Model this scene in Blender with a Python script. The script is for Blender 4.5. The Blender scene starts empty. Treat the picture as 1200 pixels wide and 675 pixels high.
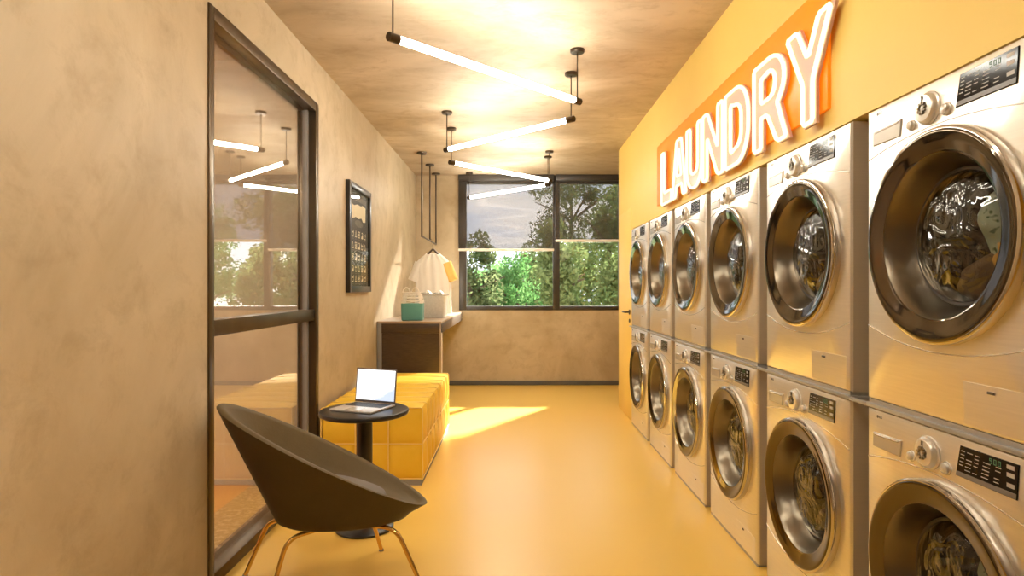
import bpy, bmesh, math, random
from mathutils import Vector, Matrix
from math import pi, sin, cos, radians

random.seed(7)
SC = bpy.context.scene
COL = SC.collection
PI = pi

# ------------------------------------------------------------------ materials
def new_mat(name):
    m = bpy.data.materials.new(name)
    m.use_nodes = True
    nt = m.node_tree
    for n in list(nt.nodes):
        nt.nodes.remove(n)
    out = nt.nodes.new('ShaderNodeOutputMaterial')
    return m, nt, out

def N(nt, typ, **kw):
    n = nt.nodes.new(typ)
    for k, v in kw.items():
        if k in n.inputs:
            n.inputs[k].default_value = v
        else:
            setattr(n, k, v)
    return n

def rgba(c):
    return (c[0], c[1], c[2], 1.0)

def pbr(name, col, rough=0.5, metal=0.0, col2=None, scale=4.0, detail=6.0, bump=0.0, bscale=None,
        stretch=None, spec=0.5, emis=None, estr=0.0, lo=0.35, hi=0.65, coat=0.0, rough2=None, dist=0.0, trans=0.0, sss=0.0):
    m, nt, out = new_mat(name)
    b = N(nt, 'ShaderNodeBsdfPrincipled')
    b.inputs['Base Color'].default_value = rgba(col)
    b.inputs['Roughness'].default_value = rough
    b.inputs['Metallic'].default_value = metal
    b.inputs['Specular IOR Level'].default_value = spec
    b.inputs['Coat Weight'].default_value = coat
    b.inputs['Transmission Weight'].default_value = trans
    if emis:
        b.inputs['Emission Color'].default_value = rgba(emis)
        b.inputs['Emission Strength'].default_value = estr
    nt.links.new(b.outputs[0], out.inputs[0])
    if col2 or bump:
        tc = N(nt, 'ShaderNodeTexCoord')
        mp = N(nt, 'ShaderNodeMapping')
        if stretch:
            mp.inputs['Scale'].default_value = stretch
        nt.links.new(tc.outputs['Object'], mp.inputs[0])
        nz = N(nt, 'ShaderNodeTexNoise')
        nz.inputs['Scale'].default_value = scale
        nz.inputs['Detail'].default_value = detail
        nz.inputs['Roughness'].default_value = 0.62
        nz.inputs['Distortion'].default_value = dist
        nt.links.new(mp.outputs[0], nz.inputs['Vector'])
        if col2:
            r = N(nt, 'ShaderNodeValToRGB')
            r.color_ramp.elements[0].position = lo
            r.color_ramp.elements[1].position = hi
            r.color_ramp.elements[0].color = rgba(col)
            r.color_ramp.elements[1].color = rgba(col2)
            nt.links.new(nz.outputs['Fac'], r.inputs[0])
            nt.links.new(r.outputs[0], b.inputs['Base Color'])
        if rough2 is not None:
            mr = N(nt, 'ShaderNodeMapRange')
            mr.inputs[3].default_value = rough
            mr.inputs[4].default_value = rough2
            nt.links.new(nz.outputs['Fac'], mr.inputs[0])
            nt.links.new(mr.outputs[0], b.inputs['Roughness'])
        if bump:
            src = nz
            if bscale:
                src = N(nt, 'ShaderNodeTexNoise')
                src.inputs['Scale'].default_value = bscale
                src.inputs['Detail'].default_value = 4
                nt.links.new(mp.outputs[0], src.inputs['Vector'])
            bp = N(nt, 'ShaderNodeBump')
            bp.inputs['Strength'].default_value = bump
            bp.inputs['Distance'].default_value = 0.01
            nt.links.new(src.outputs['Fac'], bp.inputs['Height'])
            nt.links.new(bp.outputs[0], b.inputs['Normal'])
    return m

def plaster(name, c1, c2, c3, scale=1.1, rough=0.45, bump=0.12, spec=0.4, stretch=(1, 1, 1)):
    """mottled trowelled plaster: two noise layers of tone plus a shallow relief"""
    m, nt, out = new_mat(name)
    b = N(nt, 'ShaderNodeBsdfPrincipled')
    b.inputs['Specular IOR Level'].default_value = spec
    tc = N(nt, 'ShaderNodeTexCoord')
    mp = N(nt, 'ShaderNodeMapping')
    mp.inputs['Scale'].default_value = stretch
    nt.links.new(tc.outputs['Object'], mp.inputs[0])
    n1 = N(nt, 'ShaderNodeTexNoise'); n1.inputs['Scale'].default_value = scale; n1.inputs['Detail'].default_value = 8
    n1.inputs['Roughness'].default_value = 0.6; n1.inputs['Distortion'].default_value = 0.8
    n2 = N(nt, 'ShaderNodeTexNoise'); n2.inputs['Scale'].default_value = scale * 5.0; n2.inputs['Detail'].default_value = 9
    n2.inputs['Roughness'].default_value = 0.7; n2.inputs['Distortion'].default_value = 0.35
    for n in (n1, n2):
        nt.links.new(mp.outputs[0], n.inputs['Vector'])
    r1 = N(nt, 'ShaderNodeValToRGB')
    r1.color_ramp.elements[0].position = 0.36; r1.color_ramp.elements[1].position = 0.64
    r1.color_ramp.elements[0].color = rgba(c1); r1.color_ramp.elements[1].color = rgba(c2)
    nt.links.new(n1.outputs['Fac'], r1.inputs[0])
    r2 = N(nt, 'ShaderNodeValToRGB')
    r2.color_ramp.elements[0].position = 0.5; r2.color_ramp.elements[1].position = 0.72
    r2.color_ramp.elements[0].color = (0, 0, 0, 1); r2.color_ramp.elements[1].color = (0.6, 0.6, 0.6, 1)
    nt.links.new(n2.outputs['Fac'], r2.inputs[0])
    mx = N(nt, 'ShaderNodeMix', data_type='RGBA')
    nt.links.new(r2.outputs[0], mx.inputs[0])
    nt.links.new(r1.outputs[0], mx.inputs[6])
    mx.inputs[7].default_value = rgba(c3)
    nt.links.new(mx.outputs[2], b.inputs['Base Color'])
    mr = N(nt, 'ShaderNodeMapRange'); mr.inputs[3].default_value = rough - 0.08; mr.inputs[4].default_value = rough + 0.2
    nt.links.new(n2.outputs['Fac'], mr.inputs[0]); nt.links.new(mr.outputs[0], b.inputs['Roughness'])
    bp = N(nt, 'ShaderNodeBump'); bp.inputs['Strength'].default_value = bump; bp.inputs['Distance'].default_value = 0.02
    nt.links.new(n2.outputs['Fac'], bp.inputs['Height']); nt.links.new(bp.outputs[0], b.inputs['Normal'])
    nt.links.new(b.outputs[0], out.inputs[0])
    return m

def glass(name, tint=(1, 1, 1), ior=1.5, rough=0.0, bump=0.0, bscale=6.0, boost=1.0):
    """thin glazing: see-through plus Fresnel reflection"""
    m, nt, out = new_mat(name)
    t = N(nt, 'ShaderNodeBsdfTransparent'); t.inputs[0].default_value = rgba(tint)
    g = N(nt, 'ShaderNodeBsdfGlossy'); g.inputs['Roughness'].default_value = rough
    f = N(nt, 'ShaderNodeFresnel')
    ge = N(nt, 'ShaderNodeNewGeometry')
    mi = N(nt, 'ShaderNodeMix', data_type='FLOAT')       # same reflection from either side of the sheet
    mi.inputs[2].default_value = ior; mi.inputs[3].default_value = 1.0 / ior
    nt.links.new(ge.outputs['Backfacing'], mi.inputs[0]); nt.links.new(mi.outputs[0], f.inputs[0])
    mx = N(nt, 'ShaderNodeMixShader')
    nt.links.new(t.outputs[0], mx.inputs[1]); nt.links.new(g.outputs[0], mx.inputs[2])
    if boost != 1.0:
        mu = N(nt, 'ShaderNodeMath', operation='MULTIPLY'); mu.use_clamp = True
        mu.inputs[1].default_value = boost
        nt.links.new(f.outputs[0], mu.inputs[0]); nt.links.new(mu.outputs[0], mx.inputs[0])
    else:
        nt.links.new(f.outputs[0], mx.inputs[0])
    if bump:
        tc = N(nt, 'ShaderNodeTexCoord')
        nz = N(nt, 'ShaderNodeTexNoise'); nz.inputs['Scale'].default_value = bscale; nz.inputs['Detail'].default_value = 2
        nz.inputs['Distortion'].default_value = 1.2
        nt.links.new(tc.outputs['Object'], nz.inputs['Vector'])
        bp = N(nt, 'ShaderNodeBump'); bp.inputs['Strength'].default_value = bump; bp.inputs['Distance'].default_value = 0.03
        nt.links.new(nz.outputs['Fac'], bp.inputs['Height'])
        nt.links.new(bp.outputs[0], g.inputs['Normal']); nt.links.new(bp.outputs[0], f.inputs['Normal'])
    nt.links.new(mx.outputs[0], out.inputs[0])
    return m

def emit(name, col, strength):
    m, nt, out = new_mat(name)
    e = N(nt, 'ShaderNodeEmission'); e.inputs[0].default_value = rgba(col); e.inputs[1].default_value = strength
    nt.links.new(e.outputs[0], out.inputs[0])
    return m

def steel(name, col, rough, stretch, metal=0.82):
    """brushed steel: long fine streaks along the sheet"""
    m, nt, out = new_mat(name)
    b = N(nt, 'ShaderNodeBsdfPrincipled')
    b.inputs['Metallic'].default_value = metal
    tc = N(nt, 'ShaderNodeTexCoord'); mp = N(nt, 'ShaderNodeMapping'); mp.inputs['Scale'].default_value = stretch
    nt.links.new(tc.outputs['Object'], mp.inputs[0])
    nz = N(nt, 'ShaderNodeTexNoise'); nz.inputs['Scale'].default_value = 6; nz.inputs['Detail'].default_value = 6
    nt.links.new(mp.outputs[0], nz.inputs['Vector'])
    r = N(nt, 'ShaderNodeValToRGB')
    r.color_ramp.elements[0].position = 0.3; r.color_ramp.elements[1].position = 0.7
    r.color_ramp.elements[0].color = rgba([c * 0.93 for c in col]); r.color_ramp.elements[1].color = rgba(col)
    nt.links.new(nz.outputs['Fac'], r.inputs[0]); nt.links.new(r.outputs[0], b.inputs['Base Color'])
    mr = N(nt, 'ShaderNodeMapRange'); mr.inputs[3].default_value = rough - 0.025; mr.inputs[4].default_value = rough + 0.035
    nt.links.new(nz.outputs['Fac'], mr.inputs[0]); nt.links.new(mr.outputs[0], b.inputs['Roughness'])
    nt.links.new(b.outputs[0], out.inputs[0])
    return m

M = {}
M['wall'] = plaster('beige_plaster', (0.42, 0.33, 0.205), (0.58, 0.475, 0.325), (0.33, 0.25, 0.148), 0.9, 0.42, 0.10)
M['ceiling'] = plaster('tan_plaster', (0.40, 0.31, 0.205), (0.58, 0.475, 0.35), (0.32, 0.235, 0.145), 0.9, 0.55, 0.12, stretch=(1.0, 1.5, 1))
M['yellow'] = pbr('yellow_paint', (0.80, 0.575, 0.15), 0.5, col2=(0.83, 0.60, 0.165), scale=1.5, bump=0.03, bscale=60, spec=0.35)
M['floor'] = pbr('yellow_epoxy', (0.83, 0.535, 0.11), 0.29, col2=(0.85, 0.55, 0.118), scale=0.9, detail=2, spec=0.5)
M['terracotta'] = pbr('terracotta_floor', (0.60, 0.27, 0.10), 0.4, col2=(0.66, 0.31, 0.12), scale=3, spec=0.4)
M['terrazzo'] = pbr('terrazzo', (0.30, 0.19, 0.10), 0.35, col2=(0.62, 0.48, 0.33), scale=34, detail=2, lo=0.5, hi=0.62)
M['pinkwall'] = plaster('pale_plaster', (0.62, 0.57, 0.46), (0.68, 0.62, 0.51), (0.58, 0.53, 0.42), 0.8, 0.6, 0.05)
M['darkbase'] = pbr('dark_skirting', (0.085, 0.085, 0.09), 0.4, col2=(0.10, 0.10, 0.10), scale=8)
M['bronze'] = pbr('bronze_frame', (0.10, 0.072, 0.045), 0.3, metal=0.75, col2=(0.13, 0.095, 0.06), scale=5, stretch=(1, 1, 0.2), spec=0.5)
M['winframe'] = pbr('dark_window_frame', (0.045, 0.038, 0.032), 0.4, metal=0.2, col2=(0.055, 0.047, 0.04), scale=6)
M['black'] = pbr('satin_black', (0.018, 0.014, 0.012), 0.28, col2=(0.024, 0.019, 0.016), scale=6, spec=0.5)
M['glass_door'] = glass('partition_glass', (0.90, 0.86, 0.80), 1.8, 0.0, boost=1.7)
M['glass_win'] = glass('window_glass', (0.97, 0.98, 0.97), 1.5, 0.0)
M['chrome'] = pbr('polished_chrome', (0.55, 0.52, 0.48), 0.10, metal=1.0, col2=(0.6, 0.57, 0.53), scale=2)
M['smoke'] = pbr('smoked_chrome', (0.115, 0.092, 0.066), 0.07, metal=1.0, col2=(0.14, 0.112, 0.082), scale=2)
M['bowl'] = pbr('brushed_bowl', (0.19, 0.16, 0.118), 0.28, metal=0.9, col2=(0.23, 0.195, 0.145), scale=3)
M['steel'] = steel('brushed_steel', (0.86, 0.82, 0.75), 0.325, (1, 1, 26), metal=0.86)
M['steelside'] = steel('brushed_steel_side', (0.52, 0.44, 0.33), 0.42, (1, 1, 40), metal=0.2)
M['silverplastic'] = pbr('silver_plastic', (0.66, 0.63, 0.58), 0.25, metal=0.5, col2=(0.70, 0.67, 0.62), scale=5)
M['drawer'] = pbr('drawer_plastic', (0.46, 0.43, 0.38), 0.3, metal=0.4, col2=(0.50, 0.47, 0.42), scale=5)
M['porthole'] = glass('porthole_glass', (0.62, 0.60, 0.55), 1.55, 0.02, bump=0.8, bscale=9, boost=1.6)
M['drum'] = pbr('drum_steel', (0.22, 0.19, 0.15), 0.22, metal=1.0, col2=(0.36, 0.31, 0.24), scale=14, bump=0.6, bscale=10, detail=3)
M['gasket'] = pbr('rubber_gasket', (0.05, 0.045, 0.04), 0.45, col2=(0.07, 0.06, 0.055), scale=9)
M['display'] = pbr('display_black', (0.010, 0.009, 0.010), 0.10, col2=(0.013, 0.012, 0.012), scale=5, spec=0.18)
M['dispgrey'] = pbr('display_grey', (0.16, 0.15, 0.15), 0.25, col2=(0.18, 0.17, 0.165), scale=6)
M['ink'] = pbr('pale_print', (0.42, 0.40, 0.38), 0.4, col2=(0.5, 0.48, 0.45), scale=30)
M['digits'] = emit('green_digits', (0.45, 0.75, 0.30), 0.18)
M['mint'] = pbr('mint_cloth', (0.50, 0.66, 0.56), 0.8, col2=(0.06, 0.16, 0.10), scale=42, detail=1, lo=0.60, hi=0.66, bump=0.3, bscale=18)
M['ochre'] = pbr('ochre_cloth', (0.55, 0.30, 0.08), 0.8, col2=(0.62, 0.36, 0.11), scale=12, bump=0.3)
M['browncloth'] = pbr('brown_cloth', (0.16, 0.10, 0.055), 0.85, col2=(0.22, 0.14, 0.08), scale=12, bump=0.3)
M['tube'] = emit('tube_light', (1.0, 0.95, 0.82), 46.0)
M['cap'] = pbr('dark_brass', (0.055, 0.038, 0.026), 0.32, metal=0.7, col2=(0.075, 0.055, 0.037), scale=9)
M['neon'] = emit('neon_tube', (1.0, 0.88, 0.46), 1.7)
M['letter'] = pbr('letter_face', (0.58, 0.36, 0.31), 0.4, col2=(0.61, 0.39, 0.34), scale=3)
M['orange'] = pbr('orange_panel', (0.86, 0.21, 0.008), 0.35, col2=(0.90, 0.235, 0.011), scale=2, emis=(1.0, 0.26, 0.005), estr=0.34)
M['chair'] = pbr('olive_brown_leather', (0.052, 0.036, 0.011), 0.52, col2=(0.068, 0.047, 0.015), scale=4, bump=0.10, bscale=120, spec=0.35)
M['chairin'] = pbr('olive_brown_lining', (0.115, 0.082, 0.036), 0.6, col2=(0.14, 0.10, 0.046), scale=4, bump=0.10, bscale=120, spec=0.3)
M['cushion'] = pbr('grey_cushion', (0.15, 0.13, 0.115), 0.7, col2=(0.18, 0.155, 0.135), scale=6, bump=0.1, bscale=140)
M['brass'] = pbr('brushed_brass', (0.72, 0.45, 0.14), 0.24, metal=0.95, col2=(0.76, 0.49, 0.17), scale=12)
M['bench'] = pbr('yellow_upholstery', (0.80, 0.50, 0.03), 0.62, col2=(0.84, 0.54, 0.045), scale=5, bump=0.12, bscale=160, spec=0.3)
M['piping'] = pbr('pale_yellow_piping', (0.88, 0.64, 0.17), 0.6, col2=(0.90, 0.67, 0.20), scale=8)
M['striplate'] = pbr('grey_strip', (0.36, 0.355, 0.345), 0.35, metal=0.3, col2=(0.40, 0.395, 0.385), scale=8)
M['plinth'] = pbr('grey_plinth', (0.22, 0.21, 0.20), 0.5, col2=(0.25, 0.24, 0.23), scale=8)
M['counter'] = pbr('dark_stained_wood', (0.050, 0.030, 0.018), 0.35, col2=(0.075, 0.047, 0.028), scale=7, stretch=(2, 2, 14), spec=0.5)
M['countertop'] = pbr('taupe_countertop', (0.30, 0.22, 0.15), 0.32, col2=(0.36, 0.265, 0.18), scale=3, spec=0.5)
M['aluminium'] = pbr('aluminium', (0.62, 0.60, 0.58), 0.34, metal=0.4, col2=(0.66, 0.64, 0.62), scale=8)
M['lid'] = pbr('dark_lid_edge', (0.16, 0.13, 0.12), 0.35, metal=0.5, col2=(0.19, 0.155, 0.14), scale=8)
M['keys'] = pbr('black_keys', (0.02, 0.02, 0.022), 0.45, col2=(0.03, 0.03, 0.032), scale=30)
M['white'] = pbr('white_cotton', (0.80, 0.77, 0.72), 0.85, col2=(0.84, 0.81, 0.76), scale=5, bump=0.15, bscale=30)
M['towel'] = pbr('white_towelling', (0.82, 0.79, 0.72), 0.95, col2=(0.86, 0.83, 0.77), scale=20, bump=0.5, bscale=160)
M['yellowcloth'] = pbr('yellow_cotton', (0.85, 0.55, 0.16), 0.85, col2=(0.88, 0.58, 0.19), scale=5, bump=0.12, bscale=30)
M['teal'] = pbr('teal_plastic', (0.10, 0.30, 0.265), 0.35, col2=(0.12, 0.34, 0.30), scale=5)
M['rope'] = pbr('white_cord', (0.80, 0.74, 0.66), 0.8, col2=(0.84, 0.78, 0.70), scale=40)
M['bark'] = pbr('bark', (0.10, 0.07, 0.045), 0.9, col2=(0.16, 0.115, 0.075), scale=9, bump=0.6)
M['ground'] = pbr('grass_ground', (0.10, 0.16, 0.05), 0.95, col2=(0.15, 0.22, 0.07), scale=3)
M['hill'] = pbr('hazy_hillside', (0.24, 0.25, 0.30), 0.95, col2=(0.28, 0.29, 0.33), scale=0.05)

def leaf_mat(name, c1, c2):
    m, nt, out = new_mat(name)
    d = N(nt, 'ShaderNodeBsdfDiffuse'); t = N(nt, 'ShaderNodeBsdfTranslucent')
    oi = N(nt, 'ShaderNodeTexCoord'); nz = N(nt, 'ShaderNodeTexNoise'); nz.inputs['Scale'].default_value = 1.6
    nt.links.new(oi.outputs['Object'], nz.inputs['Vector'])
    r = N(nt, 'ShaderNodeValToRGB'); r.color_ramp.elements[0].position = 0.35; r.color_ramp.elements[1].position = 0.65
    r.color_ramp.elements[0].color = rgba(c1); r.color_ramp.elements[1].color = rgba(c2)
    nt.links.new(nz.outputs['Fac'], r.inputs[0])
    nt.links.new(r.outputs[0], d.inputs[0]); nt.links.new(r.outputs[0], t.inputs[0])
    mx = N(nt, 'ShaderNodeMixShader'); mx.inputs[0].default_value = 0.45
    nt.links.new(d.outputs[0], mx.inputs[1]); nt.links.new(t.outputs[0], mx.inputs[2])
    nt.links.new(mx.outputs[0], out.inputs[0])
    return m
M['leaf_green'] = leaf_mat('green_leaves', (0.10, 0.25, 0.07), (0.20, 0.36, 0.13))
M['leaf_olive'] = leaf_mat('olive_leaves', (0.14, 0.20, 0.07), (0.25, 0.29, 0.12))
M['leaf_dark'] = leaf_mat('dark_leaves', (0.09, 0.13, 0.05), (0.17, 0.20, 0.09))

def blind_mat():
    m, nt, out = new_mat('screen_fabric')
    t = N(nt, 'ShaderNodeBsdfTransparent'); t.inputs[0].default_value = (0.80, 0.78, 0.78, 1)
    d = N(nt, 'ShaderNodeBsdfDiffuse')
    tc = N(nt, 'ShaderNodeTexCoord'); nz = N(nt, 'ShaderNodeTexNoise'); nz.inputs['Scale'].default_value = 180
    nt.links.new(tc.outputs['Object'], nz.inputs['Vector'])
    r = N(nt, 'ShaderNodeValToRGB'); r.color_ramp.elements[0].color = (0.085, 0.072, 0.06, 1); r.color_ramp.elements[1].color = (0.12, 0.104, 0.088, 1)
    nt.links.new(nz.outputs['Fac'], r.inputs[0]); nt.links.new(r.outputs[0], d.inputs[0])
    mx = N(nt, 'ShaderNodeMixShader'); mx.inputs[0].default_value = 0.44
    nt.links.new(t.outputs[0], mx.inputs[1]); nt.links.new(d.outputs[0], mx.inputs[2])
    nt.links.new(mx.outputs[0], out.inputs[0])
    return m
M['blind'] = blind_mat()

def frosted(name, col, fac):
    m, nt, out = new_mat(name)
    t = N(nt, 'ShaderNodeBsdfTransparent'); t.inputs[0].default_value = (0.95, 0.93, 0.9, 1)
    p = N(nt, 'ShaderNodeBsdfPrincipled'); p.inputs['Base Color'].default_value = rgba(col); p.inputs['Roughness'].default_value = 0.35
    tc = N(nt, 'ShaderNodeTexCoord'); nz = N(nt, 'ShaderNodeTexNoise'); nz.inputs['Scale'].default_value = 60
    nt.links.new(tc.outputs['Object'], nz.inputs['Vector'])
    mr = N(nt, 'ShaderNodeMapRange'); mr.inputs[3].default_value = fac - 0.12; mr.inputs[4].default_value = fac + 0.12
    nt.links.new(nz.outputs['Fac'], mr.inputs[0])
    mx = N(nt, 'ShaderNodeMixShader')
    nt.links.new(mr.outputs[0], mx.inputs[0]); nt.links.new(t.outputs[0], mx.inputs[1]); nt.links.new(p.outputs[0], mx.inputs[2])
    nt.links.new(mx.outputs[0], out.inputs[0])
    return m
M['frosted'] = frosted('frosted_basket', (0.80, 0.77, 0.72), 0.62)

def screen_mat():
    """lit laptop screen: white page with a hazy mountain picture low in one corner"""
    m, nt, out = new_mat('lit_screen')
    tc = N(nt, 'ShaderNodeTexCoord'); sp = N(nt, 'ShaderNodeSeparateXYZ')
    nt.links.new(tc.outputs['Object'], sp.inputs[0])
    nz = N(nt, 'ShaderNodeTexNoise'); nz.inputs['Scale'].default_value = 40
    nt.links.new(tc.outputs['Object'], nz.inputs['Vector'])
    # ridge: z below  0.9*(x-0.02)+noise
    a = N(nt, 'ShaderNodeMath', operation='MULTIPLY_ADD'); a.inputs[1].default_value = 0.55; a.inputs[2].default_value = 0.012
    nt.links.new(sp.outputs[0], a.inputs[0])
    b = N(nt, 'ShaderNodeMath', operation='MULTIPLY_ADD'); b.inputs[1].default_value = 0.03
    nt.links.new(nz.outputs['Fac'], b.inputs[0]); nt.links.new(a.outputs[0], b.inputs[2])
    c = N(nt, 'ShaderNodeMath', operation='SUBTRACT'); nt.links.new(b.outputs[0], c.inputs[0]); nt.links.new(sp.outputs[2], c.inputs[1])
    r = N(nt, 'ShaderNodeMapRange'); r.inputs[1].default_value = -0.008; r.inputs[2].default_value = 0.02
    nt.links.new(c.outputs[0], r.inputs[0])
    mx = N(nt, 'ShaderNodeMix', data_type='RGBA')
    mx.inputs[6].default_value = (1, 1, 1, 1); mx.inputs[7].default_value = (0.50, 0.56, 0.68, 1)
    nt.links.new(r.outputs[0], mx.inputs[0])
    e = N(nt, 'ShaderNodeEmission'); e.inputs[1].default_value = 1.15
    nt.links.new(mx.outputs[2], e.inputs[0]); nt.links.new(e.outputs[0], out.inputs[0])
    return m
M['screen'] = screen_mat()
M['print'] = pbr('dark_print', (0.040, 0.034, 0.028), 0.5, col2=(0.055, 0.046, 0.038), scale=6)
M['printgrey'] = pbr('grey_print', (0.13, 0.11, 0.09), 0.5, col2=(0.16, 0.14, 0.11), scale=14)
M['cream'] = pbr('cream_print', (0.80, 0.72, 0.52), 0.5, col2=(0.84, 0.76, 0.57), scale=14)
M['posterglass'] = glass('poster_glass', (0.96, 0.95, 0.93), 1.2, boost=0.35)

# ------------------------------------------------------------------ mesh builder
class MB:
    def __init__(self):
        self.v = []; self.f = []; self.sm = []
    def add(self, vs, fs, smooth=False):
        o = len(self.v)
        self.v += [tuple(p) for p in vs]
        for f in fs:
            self.f.append(tuple(i + o for i in f)); self.sm.append(smooth)
        return self
    def box(self, x0, x1, y0, y1, z0, z1, bev=0.0, seg=2, mat=None):
        bm = bmesh.new()
        bmesh.ops.create_cube(bm, size=1)
        for p in bm.verts:
            p.co = Vector(((x0 + x1) / 2 + p.co.x * (x1 - x0), (y0 + y1) / 2 + p.co.y * (y1 - y0), (z0 + z1) / 2 + p.co.z * (z1 - z0)))
        if bev > 0:
            bmesh.ops.bevel(bm, geom=bm.edges[:], offset=bev, segments=seg, affect='EDGES', profile=0.5)
        if mat is not None:
            bmesh.ops.transform(bm, matrix=mat, verts=bm.verts)
        bm.verts.ensure_lookup_table(); bm.verts.index_update()
        self.add([v.co[:] for v in bm.verts], [[v.index for v in f.verts] for f in bm.faces], bev > 0)
        bm.free(); return self
    def tube(self, pts, r, n=12, closed=False, cap=True, up=None):
        P = [Vector(p) for p in pts]; k = len(P)
        rs = r if isinstance(r, (list, tuple)) else [r] * k
        vs = []; fs = []
        nrm = None
        for i in range(k):
            if closed:
                t = (P[(i + 1) % k] - P[i - 1])
            else:
                t = P[min(i + 1, k - 1)] - P[max(i - 1, 0)]
            t.normalize()
            if up is not None:
                a = Vector(up)
                a = a - t * a.dot(t); a.normalize()
            else:
                if nrm is None:
                    a = Vector((0, 0, 1)) if abs(t.z) < 0.9 else Vector((1, 0, 0))
                else:
                    a = nrm
                a = a - t * a.dot(t); a.normalize()
                nrm = a
            b = t.cross(a)
            # mitre
            rr = rs[i]
            for j in range(n):
                w = 2 * PI * j / n
                vs.append(P[i] + a * (rr * cos(w)) + b * (rr * sin(w)))
        m = k if closed else k - 1
        for i in range(m):
            i2 = (i + 1) % k
            for j in range(n):
                j2 = (j + 1) % n
                fs.append((i * n + j, i * n + j2, i2 * n + j2, i2 * n + j))
        if not closed and cap:
            fs.append(tuple(range(n - 1, -1, -1))); fs.append(tuple((k - 1) * n + j for j in range(n)))
        return self.add(vs, fs, True)
    def lathe(self, prof, n=64, axis='z', c=(0, 0, 0), close_start=False, close_end=False):
        """prof: (r, h) pairs; axis z: h is up; axis x: h runs along +x"""
        vs = []; fs = []
        for r, h in prof:
            for j in range(n):
                w = 2 * PI * j / n
                if axis == 'z':
                    vs.append((c[0] + r * cos(w), c[1] + r * sin(w), c[2] + h))
                elif axis == 'x':
                    vs.append((c[0] + h, c[1] + r * cos(w), c[2] + r * sin(w)))
                else:
                    vs.append((c[0] + r * cos(w), c[1] + h, c[2] + r * sin(w)))
        for i in range(len(prof) - 1):
            for j in range(n):
                j2 = (j + 1) % n
                fs.append((i * n + j, i * n + j2, (i + 1) * n + j2, (i + 1) * n + j))
        if close_start:
            fs.append(tuple(range(n - 1, -1, -1)))
        if close_end:
            b = (len(prof) - 1) * n
            fs.append(tuple(b + j for j in range(n)))
        return self.add(vs, fs, True)
    def loft(self, rings, smooth=True, cap0=False, cap1=False, closed=True):
        n = len(rings[0]); vs = [p for r in rings for p in r]; fs = []
        for i in range(len(rings) - 1):
            for j in range(n if closed else n - 1):
                j2 = (j + 1) % n
                fs.append((i * n + j, i * n + j2, (i + 1) * n + j2, (i + 1) * n + j))
        if cap0: fs.append(tuple(range(n - 1, -1, -1)))
        if cap1: fs.append(tuple((len(rings) - 1) * n + j for j in range(n)))
        return self.add(vs, fs, smooth)
    def build(self, name, mat, parent=None, loc=None, angle=40):
        me = bpy.data.meshes.new(name)
        me.from_pydata(self.v, [], self.f)
        me.update()
        for p, s in zip(me.polygons, self.sm):
            p.use_smooth = s
        bm = bmesh.new(); bm.from_mesh(me)
        bmesh.ops.recalc_face_normals(bm, faces=bm.faces[:])
        bm.to_mesh(me); bm.free()
        if any(self.sm):
            me.set_sharp_from_angle(angle=radians(angle))
        o = bpy.data.objects.new(name, me)
        COL.objects.link(o)
        if isinstance(mat, (list, tuple)):
            for m in mat: me.materials.append(m)
        else:
            me.materials.append(mat)
        if parent is not None: o.parent = parent
        if loc is not None: o.location = loc
        return o

def thing(name, label, cat, loc=(0, 0, 0), rz=0.0, group=None):
    o = bpy.data.objects.new(name, None)
    o.empty_display_size = 0.1
    COL.objects.link(o)
    o.location = loc; o.rotation_euler = (0, 0, rz)
    o['label'] = label; o['category'] = cat
    if group: o['group'] = group
    return o

def tag(o, label, cat, group=None, kind=None):
    o['label'] = label; o['category'] = cat
    if group: o['group'] = group
    if kind: o['kind'] = kind
    return o

def struct(o, label=None):
    o['kind'] = 'structure'
    if label: o['label'] = label
    return o

def copy_tree(o, parent=None):
    c = o.copy(); COL.objects.link(c)
    if parent is not None: c.parent = parent
    for ch in [x for x in KIDS.get(o.name, ())]:
        copy_tree(ch, c)
    return c
KIDS = {}
def index_kids():
    KIDS.clear()
    for o in list(COL.objects):
        if o.parent: KIDS.setdefault(o.parent.name, []).append(o)

# ------------------------------------------------------------------ dimensions (metres)
CAM_H = 1.31
CEIL = 2.83
XL = -1.32           # left wall
XR = 1.16            # right wall face
YB = 8.20            # window wall
YE = 6.71            # end of the yellow wall
YN = -2.2            # wall behind the viewer
XA = 2.70            # alcove side wall past the yellow wall
WX = 1.14            # washer fronts
PITCH = 0.784
WW = 0.684
WH = 0.930
NICHE_TOP = 1.885
NICHE_Y1 = 5.93

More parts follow.
